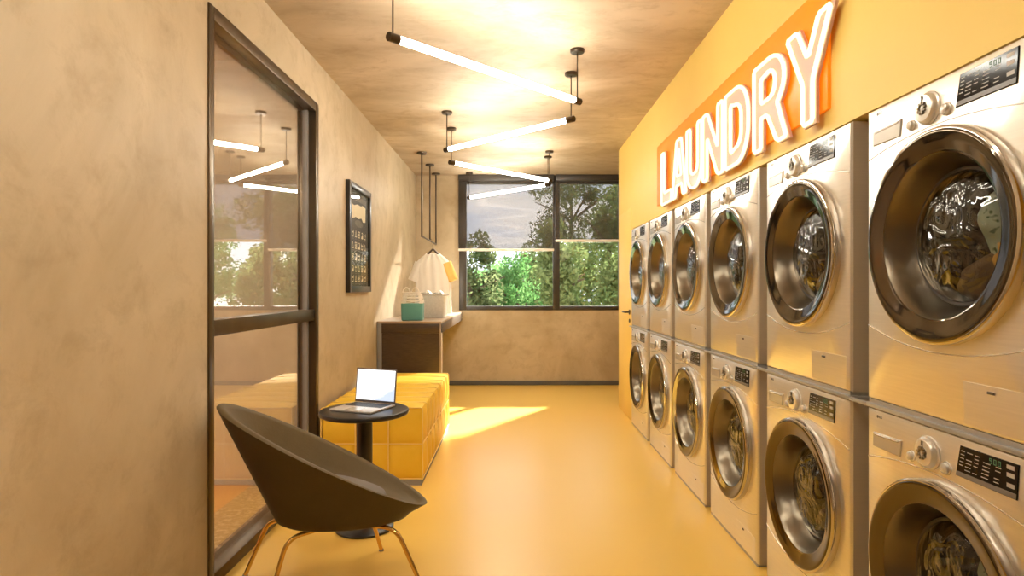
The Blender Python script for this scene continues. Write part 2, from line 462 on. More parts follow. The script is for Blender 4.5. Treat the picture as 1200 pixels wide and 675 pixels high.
# ------------------------------------------------------------------ the setting
def build_room():
    b = MB(); b.box(XL - 0.02, XA + 0.1, YN - 0.1, YB + 0.2, -0.1, 0.0)
    struct(b.build('floor', M['floor']), 'glossy yellow resin floor')
    b = MB(); b.box(-5.2, XA + 0.1, YN - 0.1, YB + 0.2, CEIL, CEIL + 0.12)
    struct(b.build('ceiling', M['ceiling']), 'mottled tan plaster ceiling')
    # left wall with the glazed opening
    t = 0.12
    b = MB()
    b.box(XL - t, XL, YN, 2.62, 0, CEIL)
    b.box(XL - t, XL, 2.62, 4.09, 2.545, CEIL)
    b.box(XL - t, XL, 4.09, YB, 0, CEIL)
    struct(b.build('wall_left', M['wall']), 'beige trowelled plaster wall')
    # back wall around the window
    b = MB()
    b.box(XL - t, XA, YB, YB + 0.16, 0, 1.01)
    b.box(XL - t, -0.737, YB, YB + 0.16, 1.01, CEIL)
    b.box(1.47, XA, YB, YB + 0.16, 1.01, CEIL)
    struct(b.build('wall_back', M['wall']), 'beige plaster wall under and beside the window')
    # yellow wall with the niche for the machines
    b = MB()
    b.box(XR, XR + 0.85, YN, NICHE_Y1, NICHE_TOP, CEIL)
    b.box(XR + 0.75, XR + 0.85, YN, NICHE_Y1, 0, NICHE_TOP)
    b.box(XR, XR + 0.85, NICHE_Y1, YE, 0, CEIL)
    struct(b.build('wall_right', M['yellow']), 'yellow painted wall above and beyond the washing machines')
    b = MB()
    b.box(XA, XA + 0.1, YE - 1.0, YB, 0, CEIL)
    b.box(XR + 0.85, XA, YE - 1.1, YE - 1.0, 0, CEIL)
    struct(b.build('wall_alcove', M['yellow']))
    b = MB(); b.box(XL - t, XR + 0.85, YN - 0.1, YN, 0, CEIL)
    struct(b.build('wall_front', M['wall']))
    b = MB(); b.box(XL + 0.0, XA, YB - 0.014, YB, 0, 0.062, 0.003)
    struct(b.build('baseboard_back', M['darkbase']), 'dark grey baseboard under the window wall')
    # room behind the glazing
    b = MB(); b.box(-5.1, XL - 0.42, 0.0, 4.05, -0.1, 0.0)
    struct(b.build('floor_side_room', M['terracotta']))
    b = MB(); b.box(XL - 0.42, XL - 0.02, 0.0, 4.09, -0.1, 0.001)
    struct(b.build('trim_1', M['terrazzo']), 'brown speckled terrazzo strip behind the glazing')
    b = MB(); b.box(-5.1, XL - t, 4.05, 4.15, 0, CEIL)
    struct(b.build('wall_side_room_back', M['pinkwall']))
    b = MB(); b.box(-5.2, -5.1, -0.1, 4.15, 0, CEIL)
    b.box(-5.1, XL - t, -0.1, 0.0, 0, CEIL)
    struct(b.build('wall_side_room_left', M['pinkwall']))

def build_glass_door():
    # glazed partition in the left wall
    y0, y1, z1 = 2.62, 4.09, 2.545
    xa, xb = XL - 0.10, XL + 0.008
    b = MB()
    b.box(xa, xb, y0, y0 + 0.045, 0, z1, 0.003)
    b.box(xa, xb, y1 - 0.055, y1, 0, z1, 0.003)
    b.box(xa, xb, y0 + 0.045, y1 - 0.055, z1 - 0.06, z1, 0.003)
    b.box(xa, xb, y0 + 0.045, y1 - 0.055, 0.0, 0.055, 0.003)
    fr = struct(b.build('door_1', M['bronze']), 'bronze framed glass door in the beige wall')
    b = MB(); b.box(xa + 0.03, xb - 0.012, y0 + 0.045, y1 - 0.055, 1.095, 1.168, 0.003)
    b.build('middle_rail', M['bronze'], fr)
    b = MB(); b.box(XL - 0.062, XL - 0.056, y0 + 0.045, y1 - 0.055, 1.168, z1 - 0.06)
    b.build('upper_glass', M['glass_door'], fr)
    b = MB(); b.box(XL - 0.062, XL - 0.056, y0 + 0.045, y1 - 0.055, 0.055, 1.095)
    b.build('lower_glass', M['glass_door'], fr)
    b = MB(); b.box(XL - 0.075, XL - 0.04, y1 - 0.085, y1 - 0.055, 0.055, z1 - 0.06, 0.003)
    b.build('sliding_stile', M['plinth'], fr)

def build_window():
    x0, xm, x1 = -0.737, 0.575, 1.47
    z0, z1 = 1.01, CEIL
    ya, yb = YB - 0.01, YB + 0.09
    b = MB()
    b.box(x0, x0 + 0.10, ya, yb, z0, z1, 0.003)
    b.box(xm - 0.045, xm + 0.045, ya, yb, z0, z1, 0.003)
    b.box(x1 - 0.05, x1, ya, yb, z0, z1, 0.003)
    for a, c in ((x0 + 0.10, xm - 0.045), (xm + 0.045, x1 - 0.05)):
        b.box(a, c, ya, yb, z0, z0 + 0.055, 0.003)
        b.box(a, c, ya, yb, z1 - 0.11, z1, 0.003)
    fr = struct(b.build('window_1', M['winframe']), 'wide dark framed window in the far wall')
    for a, c in ((x0 + 0.10, xm - 0.045), (xm + 0.045, x1 - 0.05)):
        g = MB(); g.box(a, c, YB + 0.04, YB + 0.046, z0 + 0.055, z1 - 0.11)
        g.build('window_pane', M['glass_win'], fr)
    # roller blinds
    for a, c, zb, lab in ((x0 - 0.005, xm - 0.035, 1.805, 'taupe screen roller blind pulled lower, over the wider pane beside the white shirt'),
                          (xm - 0.015, x1, 1.927, 'taupe screen roller blind hanging shorter, over the pane beside the yellow wall')):
        r = thing('roller_blind', lab, 'blind', ((a + c) / 2, YB - 0.05, zb), 0, 'roller blinds on the window')
        w = (c - a) / 2
        f = MB(); f.box(-w, w, -0.001, 0.001, 0.02, CEIL - zb - 0.085)
        f.build('fabric', M['blind'], r)
        k = MB(); k.box(-w, w, -0.035, 0.03, CEIL - zb - 0.085, CEIL - zb - 0.002, 0.008)
        k.build('cassette', M['winframe'], r)
        k = MB(); k.box(-w, w, -0.010, 0.010, 0.0, 0.034, 0.006)
        k.build('bottom_bar', M['rope'], r)

def build_yellow_door():
    b = MB()
    d0, d1 = 5.97, 6.69
    b.box(XR - 0.004, XR + 0.02, d0, d1, 0.005, 2.10, 0.002)
    o = struct(b.build('door_2', M['yellow']), 'yellow flush door past the last washing machine')
    h = MB()
    yy, zz = 6.04, 1.07
    h.lathe([(0.001, -0.012), (0.022, -0.012), (0.025, -0.008), (0.025, 0.0)], 24, 'x', (XR - 0.004, yy, zz))
    h.tube([(XR - 0.01, yy, zz), (XR - 0.05, yy, zz), (XR - 0.056, yy + 0.012, zz), (XR - 0.056, yy + 0.12, zz)], 0.008, 10)
    h.lathe([(0.001, -0.010), (0.018, -0.010), (0.020, 0.0)], 24, 'x', (XR - 0.004, yy, zz - 0.085))
    h.build('door_handle', M['cap'], o)

# ------------------------------------------------------------------ washing machines
def arc_pts(pts, n=24):
    """quadratic through three (y, z) points"""
    (a0, b0), (a1, b1), (a2, b2) = pts
    out = []
    for i in range(n + 1):
        y = a0 + (a2 - a0) * i / n
        l0 = (y - a1) * (y - a2) / ((a0 - a1) * (a0 - a2))
        l1 = (y - a0) * (y - a2) / ((a1 - a0) * (a1 - a2))
        l2 = (y - a0) * (y - a1) / ((a2 - a0) * (a2 - a1))
        out.append((y, b0 * l0 + b1 * l1 + b2 * l2))
    return out

DOOR_Z = 0.502
def build_washer():
    """local frame: front at x=0 facing -x, width along y, base at z=0.
    L(d) turns a distance from the machine's drawer-side edge into local y."""
    hw = WW / 2
    L = lambda d: hw - d
    t = thing('washing_machine', '', 'washing machine')
    # body: chamfered sheet with a round door opening
    n = 96; r0 = 0.262
    def rect_ring(x, ins):
        pts = []
        for j in range(n):
            w = 2 * PI * (j + 0.5) / n
            cy, cz = cos(w), sin(w)
            up = (WH - ins - DOOR_Z); dn = (DOOR_Z - ins - 0.012)
            s = min((hw - ins) / abs(cy) if abs(cy) > 1e-6 else 9, (up if cz > 0 else dn) / abs(cz) if abs(cz) > 1e-6 else 9)
            pts.append((x, cy * s, DOOR_Z + cz * s))
        # snap the closest vertices to the corners
        for sy in (-1, 1):
            for z in (WH - ins, 0.012 + ins):
                c = (x, sy * (hw - ins), z)
                k = min(range(n), key=lambda i: (pts[i][1] - c[1]) ** 2 + (pts[i][2] - c[2]) ** 2)
                pts[k] = c
        return pts
    circ = [(0.0, r0 * cos(2 * PI * (j + 0.5) / n), DOOR_Z + r0 * sin(2 * PI * (j + 0.5) / n)) for j in range(n)]
    circ2 = [(0.05, p[1], p[2]) for p in circ]
    b = MB()
    b.loft([circ2, circ, rect_ring(0.0, 0.012), rect_ring(0.003, 0.004), rect_ring(0.012, 0.0)], True)
    b.build('front_panel', M['steel'], t, angle=30)
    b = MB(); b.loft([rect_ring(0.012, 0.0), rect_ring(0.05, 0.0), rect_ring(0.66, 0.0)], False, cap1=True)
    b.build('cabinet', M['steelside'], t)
    # drum behind the porthole with a lump of laundry
    b = MB()
    b.lathe([(0.20, 0.055), (0.225, 0.09), (0.24, 0.14), (0.24, 0.40), (0.20, 0.43), (0.001, 0.43)], 48, 'x', (0, 0, DOOR_Z))
    for k in range(3):
        a = 2 * PI * k / 3 + 0.5
        m = Matrix.Translation((0, 0, DOOR_Z)) @ Matrix.Rotation(a, 4, 'X')
        b.box(0.10, 0.42, -0.022, 0.022, 0.165, 0.243, 0.012, 2, m)
    b.build('drum', M['drum'], t)
    def lump(c, r, seed, name, mat):
        rnd = random.Random(seed)
        bm = bmesh.new(); bmesh.ops.create_icosphere(bm, subdivisions=4, radius=1.0)
        ph = [(rnd.uniform(2, 5), rnd.uniform(0, 6), Vector((rnd.uniform(-1, 1), rnd.uniform(-1, 1), rnd.uniform(-1, 1)))) for _ in range(5)]
        for v in bm.verts:
            d = 1 + sum(0.07 * sin(f * v.co.dot(w) * 2 + p) for f, p, w in ph)
            v.co = Vector((c[0] + v.co.x * d * r[0], c[1] + v.co.y * d * r[1], c[2] + v.co.z * d * r[2]))
        bm.verts.index_update()
        b = MB(); b.add([v.co[:] for v in bm.verts], [[v.index for v in f.verts] for f in bm.faces], True); bm.free()
        b.build(name, mat, t, angle=80)
    LUMPS.append(lump)
    # door
    d = MB()
    d.lathe([(0.262, 0.004), (0.286, 0.002), (0.290, -0.008), (0.290, -0.022), (0.288, -0.028), (0.283, -0.031), (0.280, -0.031)], n, 'x', (0, 0, DOOR_Z))
    door = d.build('door', M['chrome'], t)
    d = MB(); d.lathe([(0.2805, -0.031), (0.277, -0.0335), (0.270, -0.033), (0.250, -0.028), (0.230, -0.022), (0.225, -0.021), (0.221, -0.019)], n, 'x', (0, 0, DOOR_Z))
    d.build('smoked_ring', M['smoke'], door)
    d = MB(); d.lathe([(0.222, -0.020), (0.218, -0.014), (0.210, 0.0), (0.200, 0.03), (0.192, 0.052), (0.186, 0.060)], n, 'x', (0, 0, DOOR_Z))
    d.build('bowl', M['bowl'], door)
    d = MB(); d.lathe([(0.187, 0.058), (0.183, 0.052), (0.176, 0.053), (0.174, 0.062)], n, 'x', (0, 0, DOOR_Z))
    d.build('gasket', M['gasket'], door)
    d = MB(); d.lathe([(0.176, 0.056), (0.165, 0.042), (0.14, 0.028), (0.105, 0.017), (0.06, 0.010), (0.02, 0.008), (0.0005, 0.0078)], n, 'x', (0, 0, DOOR_Z))
    d.build('porthole', M['porthole'], door, angle=80)
    # pressed accent lines across the sheet
    for pts in (((L(0.006), 0.772), (L(0.27), 0.806), (L(WW - 0.006), 0.760)), ((L(0.006), 0.247), (L(0.22), 0.197), (L(WW - 0.006), 0.247))):
        if pts[0][1] > 0.5:
            P = [(0.0005, y, z) for y, z in arc_pts(pts)]
        else:
            P = [(0.0005, y, z) for y, z in arc_pts(pts)]
        b = MB(); b.tube(P, 0.0022, 6); b.build('accent_line', M['silverplastic'], t)
    # drawer
    def poly_plate(pts, x0, x1, name, mat, par, bev=0.002):
        """pts in (d, z); plate from x0 (back) to x1 (front, smaller x)"""
        cy = sum(p[0] for p in pts) / len(pts); cz = sum(p[1] for p in pts) / len(pts)
        back = [(x0, L(p[0]), p[1]) for p in pts]
        mid = [(x1 + bev, L(p[0]), p[1]) for p in pts]
        fr = [(x1, L(p[0] + (cy - p[0]) / max(abs(cy - p[0]), 1e-6) * bev), p[1] + (cz - p[1]) / max(abs(cz - p[1]), 1e-6) * bev) for p in pts]
        b = MB(); b.loft([back, mid, fr], False, cap1=True)
        return b.build(name, mat, par)
    dr = poly_plate([(0.038, 0.812), (0.038, 0.856), (0.178, 0.862), (0.170, 0.812)], 0.004, -0.004, 'detergent_drawer', M['drawer'], t)
    poly_plate([(0.05, 0.848), (0.05, 0.853), (0.165, 0.857), (0.164, 0.852)], -0.003, -0.0065, 'drawer_grip', M['silverplastic'], dr, 0.001)
    # programme dial
    b = MB(); b.lathe([(0.046, 0.001), (0.046, -0.004), (0.041, -0.006), (0.039, -0.015), (0.035, -0.019), (0.0005, -0.021)], 48, 'x', (0, L(0.293), 0.858))
    dial = b.build('dial', M['silverplastic'], t)
    b = MB()
    for k in range(9):
        a = 2 * PI * k / 9
        m = Matrix.Translation((-0.021, L(0.293), 0.858)) @ Matrix.Rotation(a, 4, 'X')
        b.box(-0.004, 0.002, -0.0035, 0.0035, 0.008, 0.018, 0.001, 1, m)
    b.build('dial_grip', M['bowl'], dial)
    b = MB(); b.box(-0.0225, -0.019, L(0.293) - 0.002, L(0.293) + 0.002, 0.878, 0.891)
    b.build('pointer', M['gasket'], dial)
    for dd, zz, rr in ((0.222, 0.830, 0.0125), (0.362, 0.836, 0.0145)):
        b = MB(); b.lathe([(rr + 0.003, 0.001), (rr + 0.003, -0.003), (rr, -0.004), (rr - 0.001, -0.011), (rr - 0.004, -0.013), (0.0005, -0.0135)], 28, 'x', (0, L(dd), zz))
        b.build('button', M['silverplastic'], t)
    # display
    dis = poly_plate([(0.396, 0.829), (0.412, 0.909), (0.592, 0.911), (0.586, 0.829)], 0.003, -0.003, 'display', M['display'], t, 0.001)
    poly_plate([(0.397, 0.8305), (0.400, 0.842), (0.586, 0.843), (0.585, 0.8305)], -0.0025, -0.0036, 'touch_strip', M['dispgrey'], dis, 0.0003)
    b = MB()
    def dash(d0, d1, z, h=0.0022):
        b.add([(-0.0034, L(d0), z), (-0.0034, L(d1), z), (-0.0034, L(d1), z + h), (-0.0034, L(d0), z + h)], [(0, 1, 2, 3)])
    for row in range(6):
        z = 0.850 + row * 0.0092
        for c, (d0, w) in enumerate(((0.408, 0.013), (0.428, 0.019), (0.454, 0.014), (0.482, 0.022), (0.520, 0.016))):
            if (row * 3 + c * 2) % 7 == 0: continue
            if row == 5 and c > 2: continue
            dash(d0 + row * 0.0018, d0 + row * 0.0018 + w, z)
    for z in (0.852, 0.876, 0.894): dash(0.559, 0.581, z, 0.010)
    b.build('panel_print', M['ink'], dis)
    b = MB()
    for k in range(3):   # three seven-segment figures
        d0 = 0.508 + k * 0.013; z0 = 0.891; h = 0.013; w = 0.008; s = 0.0016
        segs = {0: [(0, 0, w, s), (0, h / 2, w, s), (0, h - s, w, s), (w - s, 0, s, h), (0, h / 2, s, h / 2)],
                1: [(0, 0, w, s), (0, h - s, w, s), (0, 0, s, h), (w - s, 0, s, h)],
                2: [(0, 0, w, s), (0, h - s, w, s), (0, 0, s, h), (w - s, 0, s, h)]}[k]
        for (a, c, e, g) in segs:
            b.add([(-0.0035, L(d0 + a), z0 + c), (-0.0035, L(d0 + a + e), z0 + c), (-0.0035, L(d0 + a + e), z0 + c + g), (-0.0035, L(d0 + a), z0 + c + g)], [(0, 1, 2, 3)])
    b.build('readout', M['digits'], dis)
    # maker's mark: a small dark roundel and two strokes
    b = MB(); b.lathe([(0.0045, 0.001), (0.0045, -0.001), (0.0005, -0.001)], 16, 'x', (0, L(0.058), 0.908))
    b.box(-0.001, 0.001, L(0.068), L(0.0665), 0.9045, 0.912); b.box(-0.001, 0.001, L(0.0715), L(0.068), 0.9045, 0.906)
    b.box(-0.001, 0.001, L(0.075), L(0.0735), 0.9045, 0.912); b.box(-0.001, 0.001, L(0.079), L(0.075), 0.9105, 0.912)
    b.box(-0.001, 0.001, L(0.079), L(0.075), 0.9045, 0.906); b.box(-0.001, 0.001, L(0.079), L(0.0777), 0.906, 0.9085)
    b.build('badge', M['dispgrey'], t)
    # service flap
    fl = poly_plate([(0.424, 0.022), (0.418, 0.130), (0.664, 0.130), (0.664, 0.022)], 0.002, -0.0009, 'service_flap', M['steel'], t, 0.0006)
    b = MB(); b.box(-0.004, 0.0, L(0.522), L(0.500), 0.110, 0.117, 0.0015); b.build('latch', M['gasket'], fl)
    # feet / plinth strip
    b = MB(); b.box(0.004, 0.64, -hw + 0.006, hw - 0.006, 0.0, 0.013)
    b.build('plinth', M['striplate'], t)
    return t
LUMPS = []

def build_washers():
    proto = build_washer()
    lump = LUMPS[0]
    lump((0.20, -0.02, DOOR_Z + 0.03), (0.10, 0.085, 0.105), 3, 'laundry', M['mint'])
    lump((0.22, 0.03, DOOR_Z - 0.12), (0.12, 0.10, 0.08), 5, 'laundry', M['browncloth'])
    lump((0.17, -0.03, DOOR_Z - 0.07), (0.05, 0.035, 0.07), 9, 'laundry', M['ochre'])
    index_kids()
    order = ['nearest the viewer, beside the frame edge', 'second counting from the viewer', 'third counting from the viewer',
             'fourth counting from the viewer', 'fifth counting from the viewer', 'farthest, next to the yellow door']
    first = True
    for k in range(6):
        for row in range(2):
            o = proto if first else copy_tree(proto)
            first = False
            yl = 1.96 + PITCH * k
            z = 0.0 if row == 0 else 0.945
            o.location = (WX, yl - WW / 2, z)
            o['label'] = 'silver front-loading washing machine in the %s row, %s' % ('lower' if row == 0 else 'upper', order[k])
            o['group'] = 'stacked washing machines along the yellow wall'
    # the strip each upper machine stands on
    b = MB(); b.box(0.0, 0.64, -WW / 2 - 0.0, WW / 2 + 0.0, 0, 0.0145, 0.003)
    b.box(0.0, 0.012, WW / 2, WW / 2 + PITCH - WW - 0.002, 0, 0.012, 0.002)
    s0 = None
    for k in range(6):
        if s0 is None:
            s0 = b.build('stacking_plate', M['striplate'])
            o = s0
        else:
            o = s0.copy(); COL.objects.link(o)
        o.location = (WX - 0.004, 1.96 + PITCH * k - WW / 2, 0.9303)
        tag(o, 'grey metal strip between stacked machines, ' + order[k].replace(', beside the frame edge', ''), 'stacking strip', 'stacking strips between the machines')

# ------------------------------------------------------------------ neon sign
def letter_shapes(H, t):
    def arc(cx, cz, rx, rz, a0, a1, n=10):
        return [(cx + rx * cos(radians(a0 + (a1 - a0) * i / n)), cz + rz * sin(radians(a0 + (a1 - a0) * i / n))) for i in range(n + 1)]
    S = {}
    w = 0.30; S['L'] = (w, [[(0, 0), (w, 0), (w, t), (t, t), (t, H), (0, H)]])
    w = 0.36; c = w / 2
    S['A'] = (w, [[(0, 0), (t, 0), (t + 0.022, 0.075), (w - t - 0.022, 0.075), (w - t, 0), (w, 0), (c + 0.065, H), (c - 0.065, H)],
                  [(t + 0.040, 0.155), (c, 0.315), (w - t - 0.040, 0.155)]])
    w = 0.33
    S['U'] = (w, [[(0, H)] + arc(0.15, 0.15, 0.15, 0.15, 180, 270) + arc(w - 0.15, 0.15, 0.15, 0.15, 270, 360) + [(w, H), (w - t, H)]
                  + arc(w - t - 0.05, 0.155, 0.05, 0.05, 0, -90) + arc(t + 0.05, 0.155, 0.05, 0.05, 270, 180) + [(t, H)]])
    w = 0.36
    S['N'] = (w, [[(0, 0), (t, 0), (t, 0.23), (w - t, 0), (w, 0), (w, H), (w - t, H), (w - t, 0.18), (t, H), (0, H)]])
    w = 0.335
    S['D'] = (w, [[(0, 0), (0.16, 0)] + arc(0.16, 0.175, w - 0.16, 0.175, -90, 0) + arc(0.16, H - 0.175, w - 0.16, 0.175, 0, 90) + [(0, H)],
                  [(t, t - 0.01), (t, H - t + 0.01)] + arc(0.15, H - 0.165, 0.075, 0.065, 90, 0) + arc(0.15, 0.165, 0.075, 0.065, 0, -90)])
    w = 0.36
    S['R'] = (w, [[(0, 0), (t, 0), (t, 0.14), (0.15, 0.14), (w - t - 0.01, 0), (w, 0), (0.27, 0.172)]
                  + arc(0.18, H - 0.125, 0.155, 0.125, -50, 90) + [(0, H)],
                  [(t, 0.225), (t, H - 0.085)] + arc(0.17, 0.275, 0.058, 0.05, 90, -90)])
    w = 0.38; c = w / 2; h = t / 2
    S['Y'] = (w, [[(c - h, 0), (c + h, 0), (c + h, 0.165), (w, H), (w - t - 0.012, H), (c, 0.275), (t + 0.012, H), (0, H), (c - h, 0.165)]])
    return S

def inset(poly, d, hole):
    n = len(poly)
    area = sum(poly[i][0] * poly[(i + 1) % n][1] - poly[(i + 1) % n][0] * poly[i][1] for i in range(n))
    s = 1 if area > 0 else -1
    if hole: s = -s
    out = []
    for i in range(n):
        p0, p1, p2 = Vector(poly[i - 1]), Vector(poly[i]), Vector(poly[(i + 1) % n])
        e1 = (p1 - p0); e2 = (p2 - p1)
        if e1.length < 1e-6: e1 = e2
        if e2.length < 1e-6: e2 = e1
        e1.normalize(); e2.normalize()
        n1 = Vector((-e1.y, e1.x)) * s; n2 = Vector((-e2.y, e2.x)) * s
        m = n1 + n2
        if m.length < 1e-6: m = n1
        m.normalize()
        k = min(1 / max(m.dot(n1), 0.35), 2.2)
        out.append((p1.x + m.x * d * k, p1.y + m.y * d * k))
    return out

def build_sign():
    H, t = 0.40, 0.098
    S = letter_shapes(H, t)
    sign = thing('neon_sign', 'glowing neon LAUNDRY sign on an orange panel above the washing machines', 'sign', (XR, 3.54, 1.965))
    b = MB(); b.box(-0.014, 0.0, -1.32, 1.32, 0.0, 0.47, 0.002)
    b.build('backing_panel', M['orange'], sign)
    starts = {'L': 4.60, 'A': 4.29, 'U': 3.935, 'N': 3.60, 'D': 3.22, 'R': 2.835, 'Y': 2.50}
    xf = -0.034
    for ch in 'LAUNDRY':
        w, cons = S[ch]
        y0 = starts[ch] - sign.location.y
        z0 = -0.040
        P = lambda p, x: (x, y0 - p[0], z0 + p[1])
        bm = bmesh.new()
        edges = []
        for con in cons:
            # drop doubles
            c2 = []
            for p in con:
                if not c2 or (Vector(p) - Vector(c2[-1])).length > 1e-4: c2.append(p)
            if (Vector(c2[0]) - Vector(c2[-1])).length < 1e-4: c2.pop()
            vs = [bm.verts.new(P(p, xf)) for p in c2]
            for i in range(len(vs)):
                edges.append(bm.edges.new((vs[i], vs[(i + 1) % len(vs)])))
        r = bmesh.ops.triangle_fill(bm, use_beauty=True, use_dissolve=False, edges=edges)
        ex = bmesh.ops.extrude_face_region(bm, geom=bm.faces[:])
        for v in [g for g in ex['geom'] if isinstance(g, bmesh.types.BMVert)]:
            v.co.x = -0.022
        bmesh.ops.recalc_face_normals(bm, faces=bm.faces[:])
        bm.verts.index_update()
        b = MB(); b.add([v.co[:] for v in bm.verts], [[v.index for v in f.verts] for f in bm.faces], False); bm.free()
        # stand-off pins back to the panel
        b.tube([P((0.05 if ch != 'Y' else w / 2, 0.03 if ch != 'Y' else 0.05), -0.014), P((0.05 if ch != 'Y' else w / 2, 0.03 if ch != 'Y' else 0.05), -0.024)], 0.006, 8)
        lo = b.build('letter', M['letter'], sign)
        lo['label'] = 'letter ' + ch
        tb = MB()
        for ci, con in enumerate(cons):
            c2 = []
            for p in con:
                if not c2 or (Vector(p) - Vector(c2[-1])).length > 1e-4: c2.append(p)
            if (Vector(c2[0]) - Vector(c2[-1])).length < 1e-4: c2.pop()
            q = inset(c2, 0.010, ci > 0)
            # densify straight runs so corners stay round tubes
            dense = []
            for i in range(len(q)):
                a = Vector(q[i]); c = Vector(q[(i + 1) % len(q)]); Ls = (c - a).length
                e = min(0.012, Ls * 0.3)
                if Ls > 0.03:
                    u = (c - a).normalized()
                    dense += [a + u * e, c - u * e]
                else:
                    dense.append(a)
            tb.tube([P(p, xf - 0.009) for p in dense], 0.0085, 10, closed=True, up=(1, 0, 0))
        tb.build('neon_tube', M['neon'], lo)

# ------------------------------------------------------------------ ceiling tubes
def build_tubes():
    spec = [((-0.59, 2.88), (0.42, 3.89), 'nearest the viewer, falling towards the yellow wall'),
            ((0.42, 4.28), (-0.59, 5.25), 'second from the viewer, just past the first'),
            ((-0.605, 5.76), (0.41, 6.76), 'third from the viewer'),
            ((0.41, 7.00), (-0.60, 8.02), 'farthest, right against the window blind'),
            ((-0.59, 2.42), (0.42, 1.41), 'added for extra light, unseen above the viewer'),  # out-of-view tube added to brighten the near part of the room
            ((0.42, 1.02), (-0.59, 0.01), 'added for extra light, unseen behind the viewer')]  # another added tube, never in view, lighting the room from behind
    z = CAM_H + 1.192
    for a, c, lab in spec:
        A = Vector((a[0], a[1], 0)); C = Vector((c[0], c[1], 0))
        mid = (A + C) / 2
        t = thing('pendant_tube_light', 'slim glowing white tube lamp on two cords, ' + lab, 'pendant lamp', (mid.x, mid.y, z), 0, 'zigzag of tube lamps under the ceiling')
        u = (C - A).normalized(); hl = (C - A).length / 2
        b = MB(); b.tube([u * -(hl - 0.05), u * (hl - 0.05)], 0.0185, 20)
        b.build('light_tube', M['tube'], t)
        for s in (-1, 1):
            e = u * (hl * s)
            b = MB(); b.tube([u * ((hl - 0.055) * s), u * ((hl + 0.004) * s), u * ((hl + 0.008) * s)], [0.0225, 0.0225, 0.018], 20)
            b.build('end_cap', M['cap'], t)
            q = u * ((hl - 0.02) * s)
            b = MB(); b.tube([q + Vector((0, 0, 0.018)), q + Vector((0, 0, CEIL - z - 0.02))], 0.0042, 8)
            b.build('cord', M['cap'], t)
            b = MB(); b.lathe([(0.0005, -0.024), (0.040, -0.022), (0.046, -0.016), (0.046, -0.001), (0.0005, -0.001)], 32, 'z', (q.x, q.y, CEIL - z))
            b.build('ceiling_rose', M['cap'], t)

